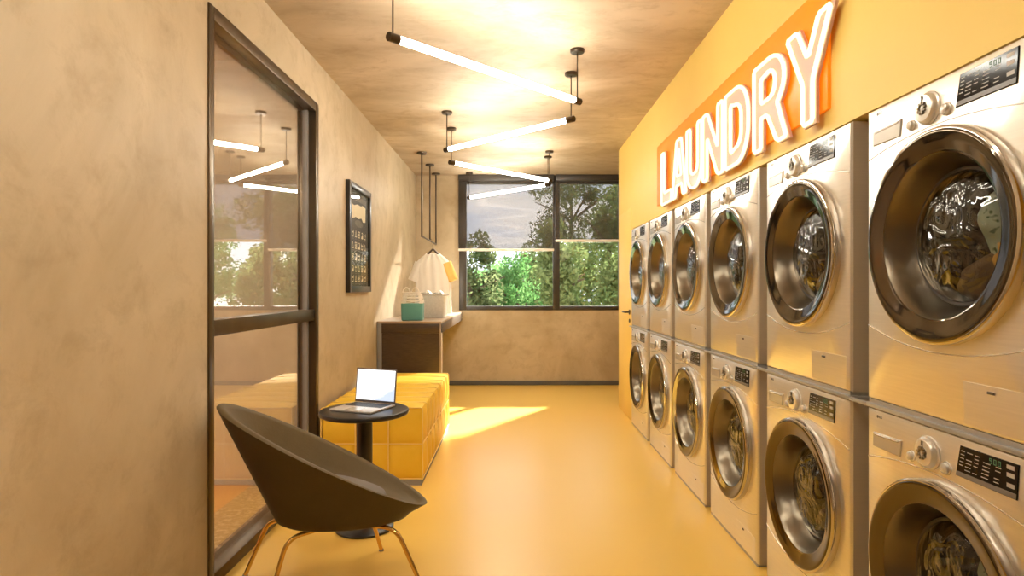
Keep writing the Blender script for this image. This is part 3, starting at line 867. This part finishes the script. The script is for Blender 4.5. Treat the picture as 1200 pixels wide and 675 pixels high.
# ------------------------------------------------------------------ furniture
def build_chair():
    ang = radians(18)
    t = thing('tub_armchair', 'dark olive brown tub armchair on thin brass legs, backed against the glass door', 'armchair', (-0.83, 2.70, 0), ang)
    n = 72
    # local: +x is forward, +y is away
    def ring(a, b, cx, zf, zb, dz=0.0, p=2.2):
        out = []
        for j in range(n):
            w = 2 * PI * j / n
            cw, sw = cos(w), sin(w)
            x = cx + a * (abs(cw) ** (2 / p)) * (1 if cw >= 0 else -1)
            y = b * (abs(sw) ** (2 / p)) * (1 if sw >= 0 else -1)
            f = (x - (cx - a)) / (2 * a)
            z = zb + (zf - zb) * f + dz
            out.append((x, y, z))
        return out
    RIM = dict(a=0.445, b=0.278, cx=0.0, zf=0.318, zb=0.812, p=2.0)
    BOT = dict(a=0.290, b=0.190, cx=0.075, zf=0.292, zb=0.312, p=2.2)
    def mix(s, dz=0.0, shrink=0.0):
        a = RIM['a'] * (1 - s) + BOT['a'] * s - shrink
        b = RIM['b'] * (1 - s) + BOT['b'] * s - shrink
        cx = RIM['cx'] * (1 - s) + BOT['cx'] * s
        zf = RIM['zf'] * (1 - s) + BOT['zf'] * s + dz
        zb = RIM['zb'] * (1 - s) + BOT['zb'] * s + dz
        return ring(a, b, cx, zf, zb, 0, RIM['p'] * (1 - s) + BOT['p'] * s)
    b = MB()
    rings = [mix(0.0), mix(0.03), mix(0.25), mix(0.5), mix(0.75), mix(0.92), mix(0.985, -0.010, 0.006), mix(1.0, -0.020, 0.030), mix(1.0, -0.024, 0.09), mix(1.0, -0.024, 0.17)]
    b.loft(rings, True, cap1=True)
    b.build('shell', M['chair'], t, angle=50)
    b = MB()
    inn = [mix(0.0), mix(0.0, 0.006, 0.008), mix(0.0, 0.004, 0.026), mix(0.03, -0.006, 0.034), mix(0.25, 0.004, 0.036), mix(0.45, 0.010, 0.038), mix(0.62, 0.02, 0.045), mix(0.72, 0.025, 0.10), mix(0.80, 0.02, 0.17)]
    b.loft(inn, True, cap1=True)
    b.build('lining', M['chairin'], t, angle=60)
    # seat cushion
    b = MB()
    cs = []
    for a, bb, z in ((0.25, 0.175, 0.36), (0.265, 0.188, 0.40), (0.255, 0.178, 0.43), (0.21, 0.142, 0.446), (0.10, 0.07, 0.452)):
        cs.append([(0.0 + a * cos(2 * PI * j / n), bb * sin(2 * PI * j / n), z - 0.055 * cos(2 * PI * j / n) * a / 0.28) for j in range(n)])
    b.loft(cs, True, cap0=True, cap1=True)
    b.build('seat_cushion', M['cushion'], t)
    # four bent tube legs
    inv = Matrix.Rotation(-ang, 3, 'Z')
    o = Vector((-0.83, 2.70, 0))
    def leg(foot, root):
        f = inv @ (Vector((foot[0], foot[1], 0)) - o); r = inv @ (Vector((root[0], root[1], 0)) - o)
        zt = 0.270
        out = (f - r); L = out.length; u = out.normalized()
        k = r + u * (L * 0.62)
        pts = [Vector((r.x, r.y, zt))]
        corner = Vector((k.x, k.y, zt))
        down = (Vector((f.x, f.y, 0.004)) - corner).normalized()
        rad = 0.06
        p0 = corner - u * rad; p2 = corner + down * rad
        pts.append(Vector((p0.x, p0.y, zt)))
        for i in range(1, 8):
            s = i / 8
            pts.append(p0 * (1 - s) ** 2 + corner * 2 * s * (1 - s) + p2 * s * s)
        pts.append(p2); pts.append(Vector((f.x, f.y, 0.004)))
        b = MB(); b.tube(pts, 0.0095, 12); lo = b.build('leg', M['brass'], t)
        b = MB(); b.lathe([(0.0005, 0), (0.012, 0.0), (0.013, 0.004), (0.010, 0.010)], 16, 'z', (f.x, f.y, 0.0))
        b.build('foot_pad', M['plinth'], lo)
    leg((-1.22, 2.76), (-0.90, 2.68)); leg((-0.66, 3.03), (-0.78, 2.78)); leg((-0.38, 2.60), (-0.72, 2.68)); leg((-1.0, 2.46), (-0.84, 2.62))

def build_table():
    t = thing('side_table', 'round black pedestal side table between the armchair and the yellow bench', 'table', (-0.815, 3.32, 0))
    b = MB(); b.lathe([(0.0005, 0.620), (0.229, 0.620), (0.237, 0.624), (0.2405, 0.630), (0.2405, 0.638), (0.237, 0.645), (0.229, 0.648), (0.0005, 0.648)], 72)
    b.build('tabletop', M['black'], t)
    b = MB(); b.lathe([(0.043, 0.018), (0.043, 0.608), (0.075, 0.619), (0.0005, 0.620)], 40)
    b.build('pedestal', M['black'], t)
    b = MB(); b.lathe([(0.0005, 0), (0.152, 0), (0.157, 0.004), (0.157, 0.012), (0.150, 0.018), (0.06, 0.023), (0.043, 0.026)], 60)
    b.build('base', M['black'], t)
    # laptop
    l = thing('laptop', 'open silver laptop with a lit white screen on the round black table', 'laptop', (-0.829, 3.336, 0.6485), radians(-22))
    w, d = 0.134, 0.118
    b = MB(); b.box(-w, w, -d, d, 0.0, 0.011, 0.004)
    base = b.build('base', M['aluminium'], l)
    b = MB()
    for r in range(5):
        for c in range(12):
            x = -0.118 + c * 0.0198; y = 0.096 - r * 0.0195
            b.box(x, x + 0.0178, y - 0.0172, y, 0.0108, 0.0124)
    b.build('keyboard', M['keys'], base)
    b = MB(); b.box(-0.042, 0.042, -0.106, -0.030, 0.0108, 0.0116)
    b.build('trackpad', M['silverplastic'], base)
    tilt = radians(-6)
    sc = MB(); m = Matrix.Translation((0, d - 0.004, 0.012)) @ Matrix.Rotation(tilt, 4, 'X')
    sc.box(-w, w, -0.003, 0.003, 0.0, 0.192, 0.0025, 2)
    lid = sc.build('lid', M['lid'], l); lid.matrix_local = m @ Matrix.Rotation(radians(0), 4, 'Z')
    s = MB(); s.box(-w + 0.007, w - 0.007, -0.0036, -0.0030, 0.014, 0.184)
    s.build('screen', M['screen'], lid)
    h = MB(); h.tube([(-0.08, d - 0.004, 0.010), (0.08, d - 0.004, 0.010)], 0.005, 10); h.build('hinge', M['lid'], l)

def build_bench():
    x0, x1, y0, y1, zt = XL + 0.03, -0.593, 4.02, 5.66, 0.53
    t = thing('upholstered_bench', 'long yellow upholstered bench with grid stitching along the beige wall', 'bench', ((x0 + x1) / 2, (y0 + y1) / 2, 0))
    hx = (x1 - x0) / 2; hy = (y1 - y0) / 2
    b = MB(); b.box(-hx + 0.018, hx - 0.018, -hy + 0.012, hy - 0.012, 0, 0.042)
    b.build('plinth', M['plinth'], t)
    # tufted block: every panel bulges between the seams
    ny, nx, nz = 8, 3, 2
    zb = 0.04
    sub = 14
    def bulge(u, v):
        return (max(0.0, 1 - (2 * u - 1) ** 2) * max(0.0, 1 - (2 * v - 1) ** 2)) ** 0.55
    b = MB()
    def panel_face(org, du, dv, nrm, nu, nv, amp=0.020):
        org, du, dv, nrm = Vector(org), Vector(du), Vector(dv), Vector(nrm)
        U = nu * sub; V = nv * sub
        vs = []; fs = []
        for i in range(U + 1):
            for j in range(V + 1):
                u = i / U; v = j / V
                fu = (i % sub) / sub if i < U else 1.0; fv = (j % sub) / sub if j < V else 1.0
                h = amp * bulge(fu, fv) - amp
                vs.append(org + du * u + dv * v + nrm * h)
        for i in range(U):
            for j in range(V):
                a = i * (V + 1) + j
                fs.append((a, a + 1, a + V + 2, a + V + 1))
        b.add(vs, fs, True)
    e = 0.0
    A = 0.020
    # inner box edges line up at the recessed seams
    xi, yi, zi = hx - A, hy - A, zt - A
    def pf(org, du, dv, nrm, nu, nv):
        panel_face(Vector(org) + Vector(nrm) * A, du, dv, nrm, nu, nv, A)
    pf((-xi, -yi, zi), (2 * xi, 0, 0), (0, 2 * yi, 0), (0, 0, 1), 1, ny)
    pf((-xi, -yi, zb), (2 * xi, 0, 0), (0, 0, zi - zb), (0, -1, 0), nx, nz)
    pf((-xi, yi, zb), (2 * xi, 0, 0), (0, 0, zi - zb), (0, 1, 0), nx, nz)
    pf((xi, -yi, zb), (0, 2 * yi, 0), (0, 0, zi - zb), (1, 0, 0), ny, nz)
    pf((-xi, -yi, zb), (0, 2 * yi, 0), (0, 0, zi - zb), (-1, 0, 0), ny, nz)
    b.add([(-xi, -yi, zb), (xi, -yi, zb), (xi, yi, zb), (-xi, yi, zb)], [(0, 1, 2, 3)])
    b.build('upholstery', M['bench'], t, angle=75)
    # piping in the seams
    p = MB(); r = 0.0042
    e = 0.009
    xo, yo, zo = xi + e, yi + e, zi + e
    for z in (zb + (zi - zb) / 2, zb + 0.004):
        p.tube([(-xo, -yo, z), (xo, -yo, z), (xo, yo, z), (-xo, yo, z)], r, 6, closed=True)
    for i in range(ny + 1):
        y = -yo + 2 * yo * i / ny
        p.tube([(xo, y, zb), (xo, y, zi - 0.004), (xi - 0.004, y, zo - 0.003), (-xi + 0.004, y, zo - 0.003), (-xo, y, zi - 0.004), (-xo, y, zb)], r, 6)
    for i in range(1, nx):
        x = -xi + 2 * xi * i / nx
        p.tube([(x, -yo, zb), (x, -yo, zi)], r, 6)
    p.build('piping', M['piping'], t)

def build_counter():
    x0, x1, y0, y1, zt = XL + 0.004, -0.697, 5.84, YB - 0.016, 0.99
    t = thing('counter', 'dark waterfall counter with a taupe top running to the window wall', 'counter', ((x0 + x1) / 2, y0, 0))
    hx = (x1 - x0) / 2; L = y1 - y0
    b = MB(); b.box(-hx, hx, 0, L, zt - 0.022, zt, 0.003); b.build('countertop', M['countertop'], t)
    b = MB(); b.box(-hx, hx, 0.002, L, zt - 0.115, zt - 0.0225, 0.002); b.build('apron', M['counter'], t)
    b = MB()
    b.box(-hx, -hx + 0.045, 0.0, 0.10, 0, zt - 0.0235, 0.002); b.build('side_panel', M['plinth'], t)
    b = MB(); b.box(hx - 0.018, hx, 0.0, 0.10, 0, zt - 0.0235, 0.002); b.build('side_panel', M['countertop'], t)
    b = MB(); b.box(-hx + 0.045, hx - 0.018, 0.012, 0.09, 0, zt - 0.116); b.build('front_panel', M['counter'], t)

def build_laundry():
    # hanging rail: three rods and one bar
    t = thing('clothes_rail', 'thin bronze clothes rail hung from the ceiling on three rods', 'clothes rail', (-1.03, 6.81, CEIL))
    zb = CAM_H + 0.580 - CEIL
    ys = (0.0, 0.66, 1.24)
    for y in ys:
        b = MB(); b.tube([(0, y, -0.012), (0, y, zb)], 0.0095, 12); b.build('rod', M['cap'], t)
        b = MB(); b.lathe([(0.0005, -0.022), (0.052, -0.020), (0.056, -0.014), (0.056, -0.001), (0.0005, -0.001)], 32, 'z', (0, y, 0)); b.build('ceiling_plate', M['cap'], t)
    b = MB(); b.tube([(0, -0.012, zb), (0, 1.26, zb)], 0.0105, 12); b.build('bar', M['cap'], t)
    # hanger
    zr = CEIL + zb
    hy = 7.50; hx = -0.995
    h = thing('clothes_hanger', 'dark wooden hanger hooked on the bronze rail, holding the white shirt', 'hanger', (-1.03, hy, zr))
    pts = []
    for i in range(15):
        a = radians(200 - i * 15)
        pts.append((0.019 * cos(a) , 0, 0.003 + 0.019 * sin(a) ))
    last = pts[-1]
    pts += [(0.012, 0, -0.024), (0.020, 0, -0.040), (0.035, 0, -0.095)]
    b = MB(); b.tube(pts, 0.003, 8); b.build('hook', M['chrome'], h)
    b = MB()
    w = []
    for i in range(21):
        s = -1 + i / 10
        w.append((0.035 + s * 0.165, 0.0, -0.100 - 0.185 * abs(s) ** 1.1))
    b.tube(w, [0.0125 if abs(i - 10) < 6 else 0.010 for i in range(21)], 10); b.build('shoulder_bar', M['counter'], h)
    # shirt
    t = thing('hanging_shirt', 'white t-shirt with one yellow sleeve on the hanger above the counter', 'shirt', (hx, hy, 0.995))
    n = 64
    rnd = random.Random(4)
    Hs = 0.730
    rings = []
    for k in range(19):
        s = k / 18           # 0 hem, 1 neck
        z = Hs * s
        if s < 0.82:
            a = 0.232 - 0.012 * sin(s * 3); d = 0.060 + 0.012 * (1 - s)
        else:
            q = (s - 0.82) / 0.18
            a = 0.222 - 0.125 * q ** 1.5; d = 0.062 - 0.022 * q
        r = []
        for j in range(n):
            w = 2 * PI * j / n
            fold = 0.010 * sin(9 * w + 1.2) * (1 - s) + 0.006 * sin(14 * w + 4 * s)
            zz = z + (0.015 * sin(5 * w) if k == 0 else 0)
            shoulder = -0.0
            r.append((a * cos(w) , (d + fold) * sin(w), max(zz, 0.002)))
        rings.append(r)
    # neck: closes to a collar opening
    rings.append([(0.088 * cos(2 * PI * j / n), 0.034 * sin(2 * PI * j / n), Hs + 0.012 - (0.02 if sin(2 * PI * j / n) < 0 else 0)) for j in range(n)])
    rings.append([(0.078 * cos(2 * PI * j / n), 0.026 * sin(2 * PI * j / n), Hs + 0.002 - (0.03 if sin(2 * PI * j / n) < 0 else 0)) for j in range(n)])
    b = MB(); b.loft(rings, True); b.build('body', M['white'], t, angle=80)
    def sleeve(sx, mat):
        rr = []
        P0 = Vector((sx * 0.150, 0, 0.62)); P1 = Vector((sx * 0.240, 0.0, 0.40))
        ax = (P1 - P0).normalized(); side = Vector((0, 1, 0)); up = ax.cross(side)
        for k in range(9):
            s = k / 8
            c = P0.lerp(P1, s)
            ra = 0.078 - 0.004 * s; rb = 0.048 - 0.006 * s
            rr.append([c + up * (ra * cos(2 * PI * j / 32)) + side * ((rb + 0.004 * sin(6 * 2 * PI * j / 32)) * sin(2 * PI * j / 32)) for j in range(32)])
        c = P1 - ax * 0.01
        rr.append([c + up * (0.068 * cos(2 * PI * j / 32)) + side * (0.036 * sin(2 * PI * j / 32)) for j in range(32)])
        b = MB(); b.loft(rr, True); o = b.build('sleeve', mat, t, angle=80)
        return o
    sleeve(-1, M['white'])
    y = sleeve(1, M['yellowcloth']); y['label'] = 'yellow sleeve'
    # bag with teal base
    t = thing('laundry_bag', 'small teal and white laundry bag with cord loops at the counter front', 'bag', (-1.0, 6.02, 0.9905))
    def rr(hx, hy, rad, z, n=8):
        out = []
        for (cx, cy, a0) in ((hx - rad, hy - rad, 0), (-hx + rad, hy - rad, 90), (-hx + rad, -hy + rad, 180), (hx - rad, -hy + rad, 270)):
            for i in range(n + 1):
                a = radians(a0 + 90 * i / n); out.append((cx + rad * cos(a), cy + rad * sin(a), z))
        return out
    b = MB(); b.loft([rr(0.096, 0.07, 0.02, 0), rr(0.104, 0.078, 0.025, 0.008), rr(0.106, 0.08, 0.025, 0.16), rr(0.104, 0.078, 0.025, 0.168)], True, cap0=True, cap1=True)
    b.build('base', M['teal'], t)
    # open net of cords above the base
    b = MB()
    R = [rr(0.105 - 0.006 * k, 0.079 - 0.006 * k, 0.025, 0.170 + 0.026 * k, 5) for k in range(5)]
    for r in R[1:]:
        b.tube(r, 0.0055, 6, closed=True)
    m = len(R[0])
    for j in range(m):
        b.tube([R[k][(j + (k % 2)) % m] for k in range(5)], 0.0045, 6)
    b.build('net', M['rope'], t)
    for sx in (-0.055, 0.03):
        b = MB(); pts = [(sx + 0.036 * cos(radians(a)), -0.045, 0.272 + 0.050 * sin(radians(a))) for a in range(0, 181, 15)]
        b.tube(pts, 0.006, 8); b.build('loop', M['rope'], t)
    # basket and towels
    t = thing('laundry_basket', 'translucent white basket of towels on the counter below the shirt', 'basket', (-0.885, 6.55, 0.9905))
    b = MB()
    o_ = [rr(0.140, 0.10, 0.02, 0.0), rr(0.152, 0.11, 0.025, 0.012), rr(0.166, 0.122, 0.03, 0.235), rr(0.174, 0.13, 0.03, 0.240), rr(0.174, 0.13, 0.03, 0.252), rr(0.160, 0.116, 0.03, 0.250),
          rr(0.148, 0.106, 0.025, 0.016), rr(0.13, 0.09, 0.02, 0.012)]
    b.loft(o_, True, cap0=True, cap1=True)
    b.build('shell', M['frosted'], t)
    b = MB(); b.tube(rr(0.172, 0.128, 0.03, 0.247), 0.006, 8, closed=True); b.build('rim', M['silverplastic'], t)
    spots = [((-0.07, 0.0, 0.075), 0.075, 'lying lower beside the wall'), ((0.07, 0.0, 0.075), 0.075, 'lying lower beside the shirt hem'),
             ((-0.062, 0.0, 0.215), 0.066, 'on top towards the bag'), ((0.068, 0.0, 0.215), 0.066, 'on top towards the window')]
    for (x, y, z), r, lab in spots:
        tb = MB()
        # rolled towel: spiral section along y
        sec = []
        turns = 3.2
        for i in range(70):
            s = i / 69; a = s * turns * 2 * PI
            rad = r * (0.12 + 0.88 * s)
            sec.append((rad * cos(a), rad * sin(a)))
        rows = []
        for q in range(5):
            yy = -0.085 + 0.17 * q / 4
            rows.append([(px, yy, pz) for px, pz in sec])
        back = [[(px * 0.93, yy2, pz * 0.93) for px, pz in sec] for yy2 in (0.085, 0.0425, 0.0, -0.0425, -0.085)]
        tb.loft(rows + back + [rows[0]], True, closed=False)
        o = tb.build('rolled_towel', M['towel'], None, (-0.885 + x, 6.55 + y, 0.9905 + z + 0.0145))
        tag(o, 'rolled white towel in the translucent basket, ' + lab, 'towel', 'rolled towels in the basket')

def build_poster():
    y0, y1, z0, z1 = 4.77, 5.50, 1.275, 2.165
    t = thing('framed_poster', 'black framed poster with rows of pale laundry symbols on the beige wall', 'poster', (XL, (y0 + y1) / 2, z0))
    hy = (y1 - y0) / 2; H = z1 - z0
    b = MB()
    d = 0.034; w = 0.05
    b.box(0.001, d, -hy, -hy + w, 0, H, 0.003); b.box(0.001, d, hy - w, hy, 0, H, 0.003)
    b.box(0.001, d, -hy + w, hy - w, 0, w, 0.003); b.box(0.001, d, -hy + w, hy - w, H - w, H, 0.003)
    b.build('frame', M['black'], t)
    b = MB(); b.box(0.001, 0.012, -hy + w, hy - w, w, H - w); pr = b.build('print', M['print'], t)
    # near side of the poster is -y ; text runs from -y to +y as seen from the room
    x = 0.0126
    def quad(B, pts):
        B.add([(x, p[0], p[1]) for p in pts], [tuple(range(len(pts)))])
    c = MB()
    # ragged cream banner near the top
    top = [(-0.22, 0.72), (-0.15, 0.715), (-0.05, 0.735), (0.06, 0.73), (0.12, 0.745), (0.22, 0.735)]
    bot = [(0.22, 0.61), (0.14, 0.60), (0.08, 0.63), (-0.02, 0.615), (-0.10, 0.625), (-0.22, 0.60)]
    quad(c, top + bot)
    rnd = random.Random(12)
    rows = [0.455, 0.360, 0.265, 0.170, 0.085]
    for ri, z in enumerate(rows):
        for k in range(5):
            yc = -0.20 + k * 0.10
            h = 0.055; s = 0.032; kind = (ri + k) % 4
            if kind == 0:      # washtub
                quad(c, [(yc - s, z + h), (yc - s + 0.008, z + h), (yc - s + 0.014, z + 0.008), (yc - s + 0.008, z)])
                quad(c, [(yc + s, z + h), (yc + s - 0.008, z + h), (yc + s - 0.014, z + 0.008), (yc + s - 0.008, z)])
                quad(c, [(yc - s + 0.01, z), (yc + s - 0.01, z), (yc + s - 0.01, z + 0.009), (yc - s + 0.01, z + 0.009)])
                quad(c, [(yc - s, z + h * .75), (yc + s, z + h * .75), (yc + s, z + h * .6), (yc - s, z + h * .6)])
            elif kind == 1:    # triangle
                quad(c, [(yc - s, z), (yc + s, z), (yc + s - 0.012, z + 0.009), (yc - s + 0.012, z + 0.009)])
                quad(c, [(yc - s, z), (yc - s + 0.010, z), (yc + 0.003, z + h), (yc - 0.004, z + h)])
                quad(c, [(yc + s, z), (yc + s - 0.010, z), (yc - 0.003, z + h), (yc + 0.004, z + h)])
            elif kind == 2:    # square with a ring
                for q in ([(yc - s, z), (yc + s, z), (yc + s, z + .008), (yc - s, z + .008)], [(yc - s, z + h), (yc + s, z + h), (yc + s, z + h - .008), (yc - s, z + h - .008)],
                          [(yc - s, z), (yc - s + .008, z), (yc - s + .008, z + h), (yc - s, z + h)], [(yc + s - .008, z), (yc + s, z), (yc + s, z + h), (yc + s - .008, z + h)]):
                    quad(c, q)
                quad(c, [(yc + 0.014 * cos(radians(a)), z + h / 2 + 0.014 * sin(radians(a))) for a in range(0, 360, 30)])
            else:              # iron
                quad(c, [(yc - s, z), (yc + s, z), (yc + s, z + 0.028), (yc + s - 0.012, z + h), (yc - 0.012, z + h), (yc - 0.012, z + h - .010), (yc + s - 0.02, z + h - .010), (yc + s - 0.022, z + 0.028), (yc - s + 0.02, z + 0.022)])
    c.build('symbols', M['cream'], pr)
    g = MB()
    quad(g, [(0.13 * cos(radians(a)) + 0.0, 0.575 + 0.030 * sin(radians(a))) for a in range(0, 360, 20)])
    for z in rows:
        for k in range(5):
            yc = -0.20 + k * 0.10
            quad(g, [(yc - 0.03, z - 0.018), (yc + 0.03, z - 0.018), (yc + 0.03, z - 0.011), (yc - 0.03, z - 0.011)])
    quad(g, [(-0.25, 0.76), (0.25, 0.76), (0.25, 0.80), (-0.25, 0.80)])
    g.build('captions', M['printgrey'], pr)
    b = MB(); b.box(0.022, 0.024, -hy + w, hy - w, w, H - w); b.build('glass', M['posterglass'], t)

# ------------------------------------------------------------------ outside
def build_outside():
    b = MB(); b.box(-60, 60, YB + 1.0, 140, -2.1, -2.0)
    struct(b.build('ground_outside', M['ground']))
    # a far low hill
    vs = []; fs = []
    nx, ny = 40, 10
    for i in range(nx + 1):
        for j in range(ny + 1):
            x = -70 + 140 * i / nx; y = 120 + 50 * j / ny
            h = (11.0 * math.exp(-((x - 4) / 22) ** 2) + 7 * math.exp(-((x + 30) / 18) ** 2)) * sin(PI * j / ny) ** 0.8
            vs.append((x, y, -2 + h))
    for i in range(nx):
        for j in range(ny):
            a = i * (ny + 1) + j; fs.append((a, a + 1, a + ny + 2, a + ny + 1))
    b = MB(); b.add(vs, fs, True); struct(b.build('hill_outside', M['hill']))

    def tree(x, y, h, rad, low, leaf, seed, label, nleaf=9000, size=0.058):
        rnd = random.Random(seed)
        t = thing('tree', label, 'tree', (x, y, -2.0), 0, 'trees outside the window')
        b = MB()
        P = [(0, 0, 0)]
        for k in range(1, 6):
            P.append((rnd.uniform(-.1, .1) * k / 3, rnd.uniform(-.1, .1) * k / 3, h * 0.85 * k / 5))
        b.tube(P, [0.13, 0.11, 0.09, 0.07, 0.05, 0.02], 8)
        for k in range(9):
            i = rnd.randint(2, 4); a = rnd.uniform(0, 2 * PI); s = Vector(P[i]); l = rad * rnd.uniform(.6, 1.0)
            e = s + Vector((cos(a) * l, sin(a) * l, l * rnd.uniform(.2, .7)))
            b.tube([s, (s + e) / 2 + Vector((0, 0, .05)), e], [0.04, 0.03, 0.012], 6)
        b.build('trunk', M['bark'], t)
        cl = []
        for k in range(46):
            while True:
                p = Vector((rnd.uniform(-1, 1), rnd.uniform(-1, 1), rnd.uniform(-1, 1)))
                if p.length < 1: break
            zc = low + (h - low) / 2
            cl.append((Vector((p.x * rad * .85, p.y * rad * .85, zc + p.z * (h - low) / 2 * .9)), rnd.uniform(.22, .46) * rad ** .5))
        vs = []; fs = []
        for k in range(nleaf):
            c, r = rnd.choice(cl)
            d = Vector((rnd.gauss(0, 1), rnd.gauss(0, 1), rnd.gauss(0, 1))).normalized() * r * rnd.random() ** .4
            p = c + d
            u = Vector((rnd.gauss(0, 1), rnd.gauss(0, 1), rnd.gauss(0, 1))).normalized()
            v = u.cross(Vector((rnd.gauss(0, 1), rnd.gauss(0, 1), rnd.gauss(0, 1)))).normalized()
            s = size * rnd.uniform(.6, 1.3)
            o = len(vs)
            vs += [p - u * s, p + v * s * .45, p + u * s, p - v * s * .45]
            fs.append((o, o + 1, o + 2, o + 3))
        b = MB(); b.add(vs, fs, False)
        me = bpy.data.meshes.new('foliage'); me.from_pydata(b.v, [], b.f); me.update(); me.materials.append(M[leaf])
        o = bpy.data.objects.new('foliage', me); COL.objects.link(o); o.parent = t
    tree(-0.95, 13.0, 4.65, 0.75, 1.2, 'leaf_dark', 1, 'dark olive tree standing tallest behind the clothes side of the window')
    tree(0.05, 14.5, 4.05, 1.1, 1.0, 'leaf_green', 2, 'bright green low tree in the middle of the wider pane')
    tree(-1.9, 17.6, 4.3, 1.4, 1.0, 'leaf_green', 3, 'bright green bushy tree behind the dark olive one', 10000)
    tree(0.85, 11.4, 4.8, 0.5, 1.2, 'leaf_olive', 4, 'tall slender olive tree seen beside the window mullion')
    tree(2.25, 13.6, 6.2, 1.15, 1.2, 'leaf_olive', 5, 'large olive green tree filling the pane next to the yellow wall', 17000)
    tree(1.75, 18.2, 7.8, 1.8, 1.0, 'leaf_dark', 6, 'broad dark tree behind the large olive one', 14000)
    tree(5.1, 15.4, 5.6, 1.5, 1.0, 'leaf_green', 7, 'green tree half hidden behind the yellow wall end', 10000)
    # clipped low hedge band behind everything
    tree(0.4, 21.0, 4.3, 2.6, 0.6, 'leaf_green', 9, 'wide green thicket at the back of the garden', 12000, 0.08)

# ------------------------------------------------------------------ light, world, camera
def build_light():
    w = bpy.data.worlds.new('World'); SC.world = w; w.use_nodes = True
    nt = w.node_tree
    for n in list(nt.nodes): nt.nodes.remove(n)
    out = nt.nodes.new('ShaderNodeOutputWorld'); bg = nt.nodes.new('ShaderNodeBackground')
    tc = nt.nodes.new('ShaderNodeTexCoord')
    mp = nt.nodes.new('ShaderNodeMapping'); mp.inputs['Scale'].default_value = (2.0, 2.0, 9.0)
    nt.links.new(tc.outputs['Generated'], mp.inputs[0])
    nz = nt.nodes.new('ShaderNodeTexNoise'); nz.inputs['Scale'].default_value = 2.2; nz.inputs['Detail'].default_value = 6
    nt.links.new(mp.outputs[0], nz.inputs['Vector'])
    r = nt.nodes.new('ShaderNodeValToRGB')
    r.color_ramp.elements[0].position = 0.38; r.color_ramp.elements[1].position = 0.62
    r.color_ramp.elements[0].color = (0.52, 0.64, 0.84, 1); r.color_ramp.elements[1].color = (1.0, 0.98, 0.95, 1)
    nt.links.new(nz.outputs['Fac'], r.inputs[0]); nt.links.new(r.outputs[0], bg.inputs[0])
    bg.inputs[1].default_value = 2.5
    nt.links.new(bg.outputs[0], out.inputs[0])
    s = bpy.data.lights.new('sun', 'SUN'); s.energy = 30.0; s.angle = radians(2.5); s.color = (1.0, 0.95, 0.86)
    o = bpy.data.objects.new('sun', s); COL.objects.link(o)
    d = Vector((-0.544, -0.839, -0.577))
    o.rotation_euler = d.to_track_quat('-Z', 'Y').to_euler()
    # unseen fill light added under the ceiling to brighten the side room
    a = bpy.data.lights.new('side_room_fill', 'AREA'); a.shape = 'RECTANGLE'; a.size = 1.2; a.size_y = 1.2; a.energy = 85; a.color = (1.0, 0.90, 0.78)
    o = bpy.data.objects.new('side_room_fill', a); COL.objects.link(o); o.location = (-3.3, 2.2, CEIL - 0.03)

def build_camera():
    c = bpy.data.cameras.new('camera'); o = bpy.data.objects.new('camera', c); COL.objects.link(o)
    c.sensor_width = 36; c.lens = 712 * 36 / 1200
    c.shift_x = -2 / 1200; c.clip_start = 0.02; c.clip_end = 400
    o.location = (0, 0, CAM_H); o.rotation_euler = (radians(90), 0, 0)
    SC.camera = o

build_room(); build_glass_door(); build_window(); build_yellow_door()
build_washers(); build_sign(); build_tubes()
build_chair(); build_table(); build_bench(); build_counter(); build_laundry(); build_poster()
build_outside(); build_light(); build_camera()

vs = SC.view_settings
vs.view_transform = 'Standard'; vs.look = 'None'; vs.exposure = 0.45; vs.gamma = 1.0; vs.use_curve_mapping = False
SC.cycles.use_denoising = True
SC.cycles.max_bounces = 12
SC.cycles.diffuse_bounces = 6
SC.cycles.glossy_bounces = 6
SC.cycles.transparent_max_bounces = 24
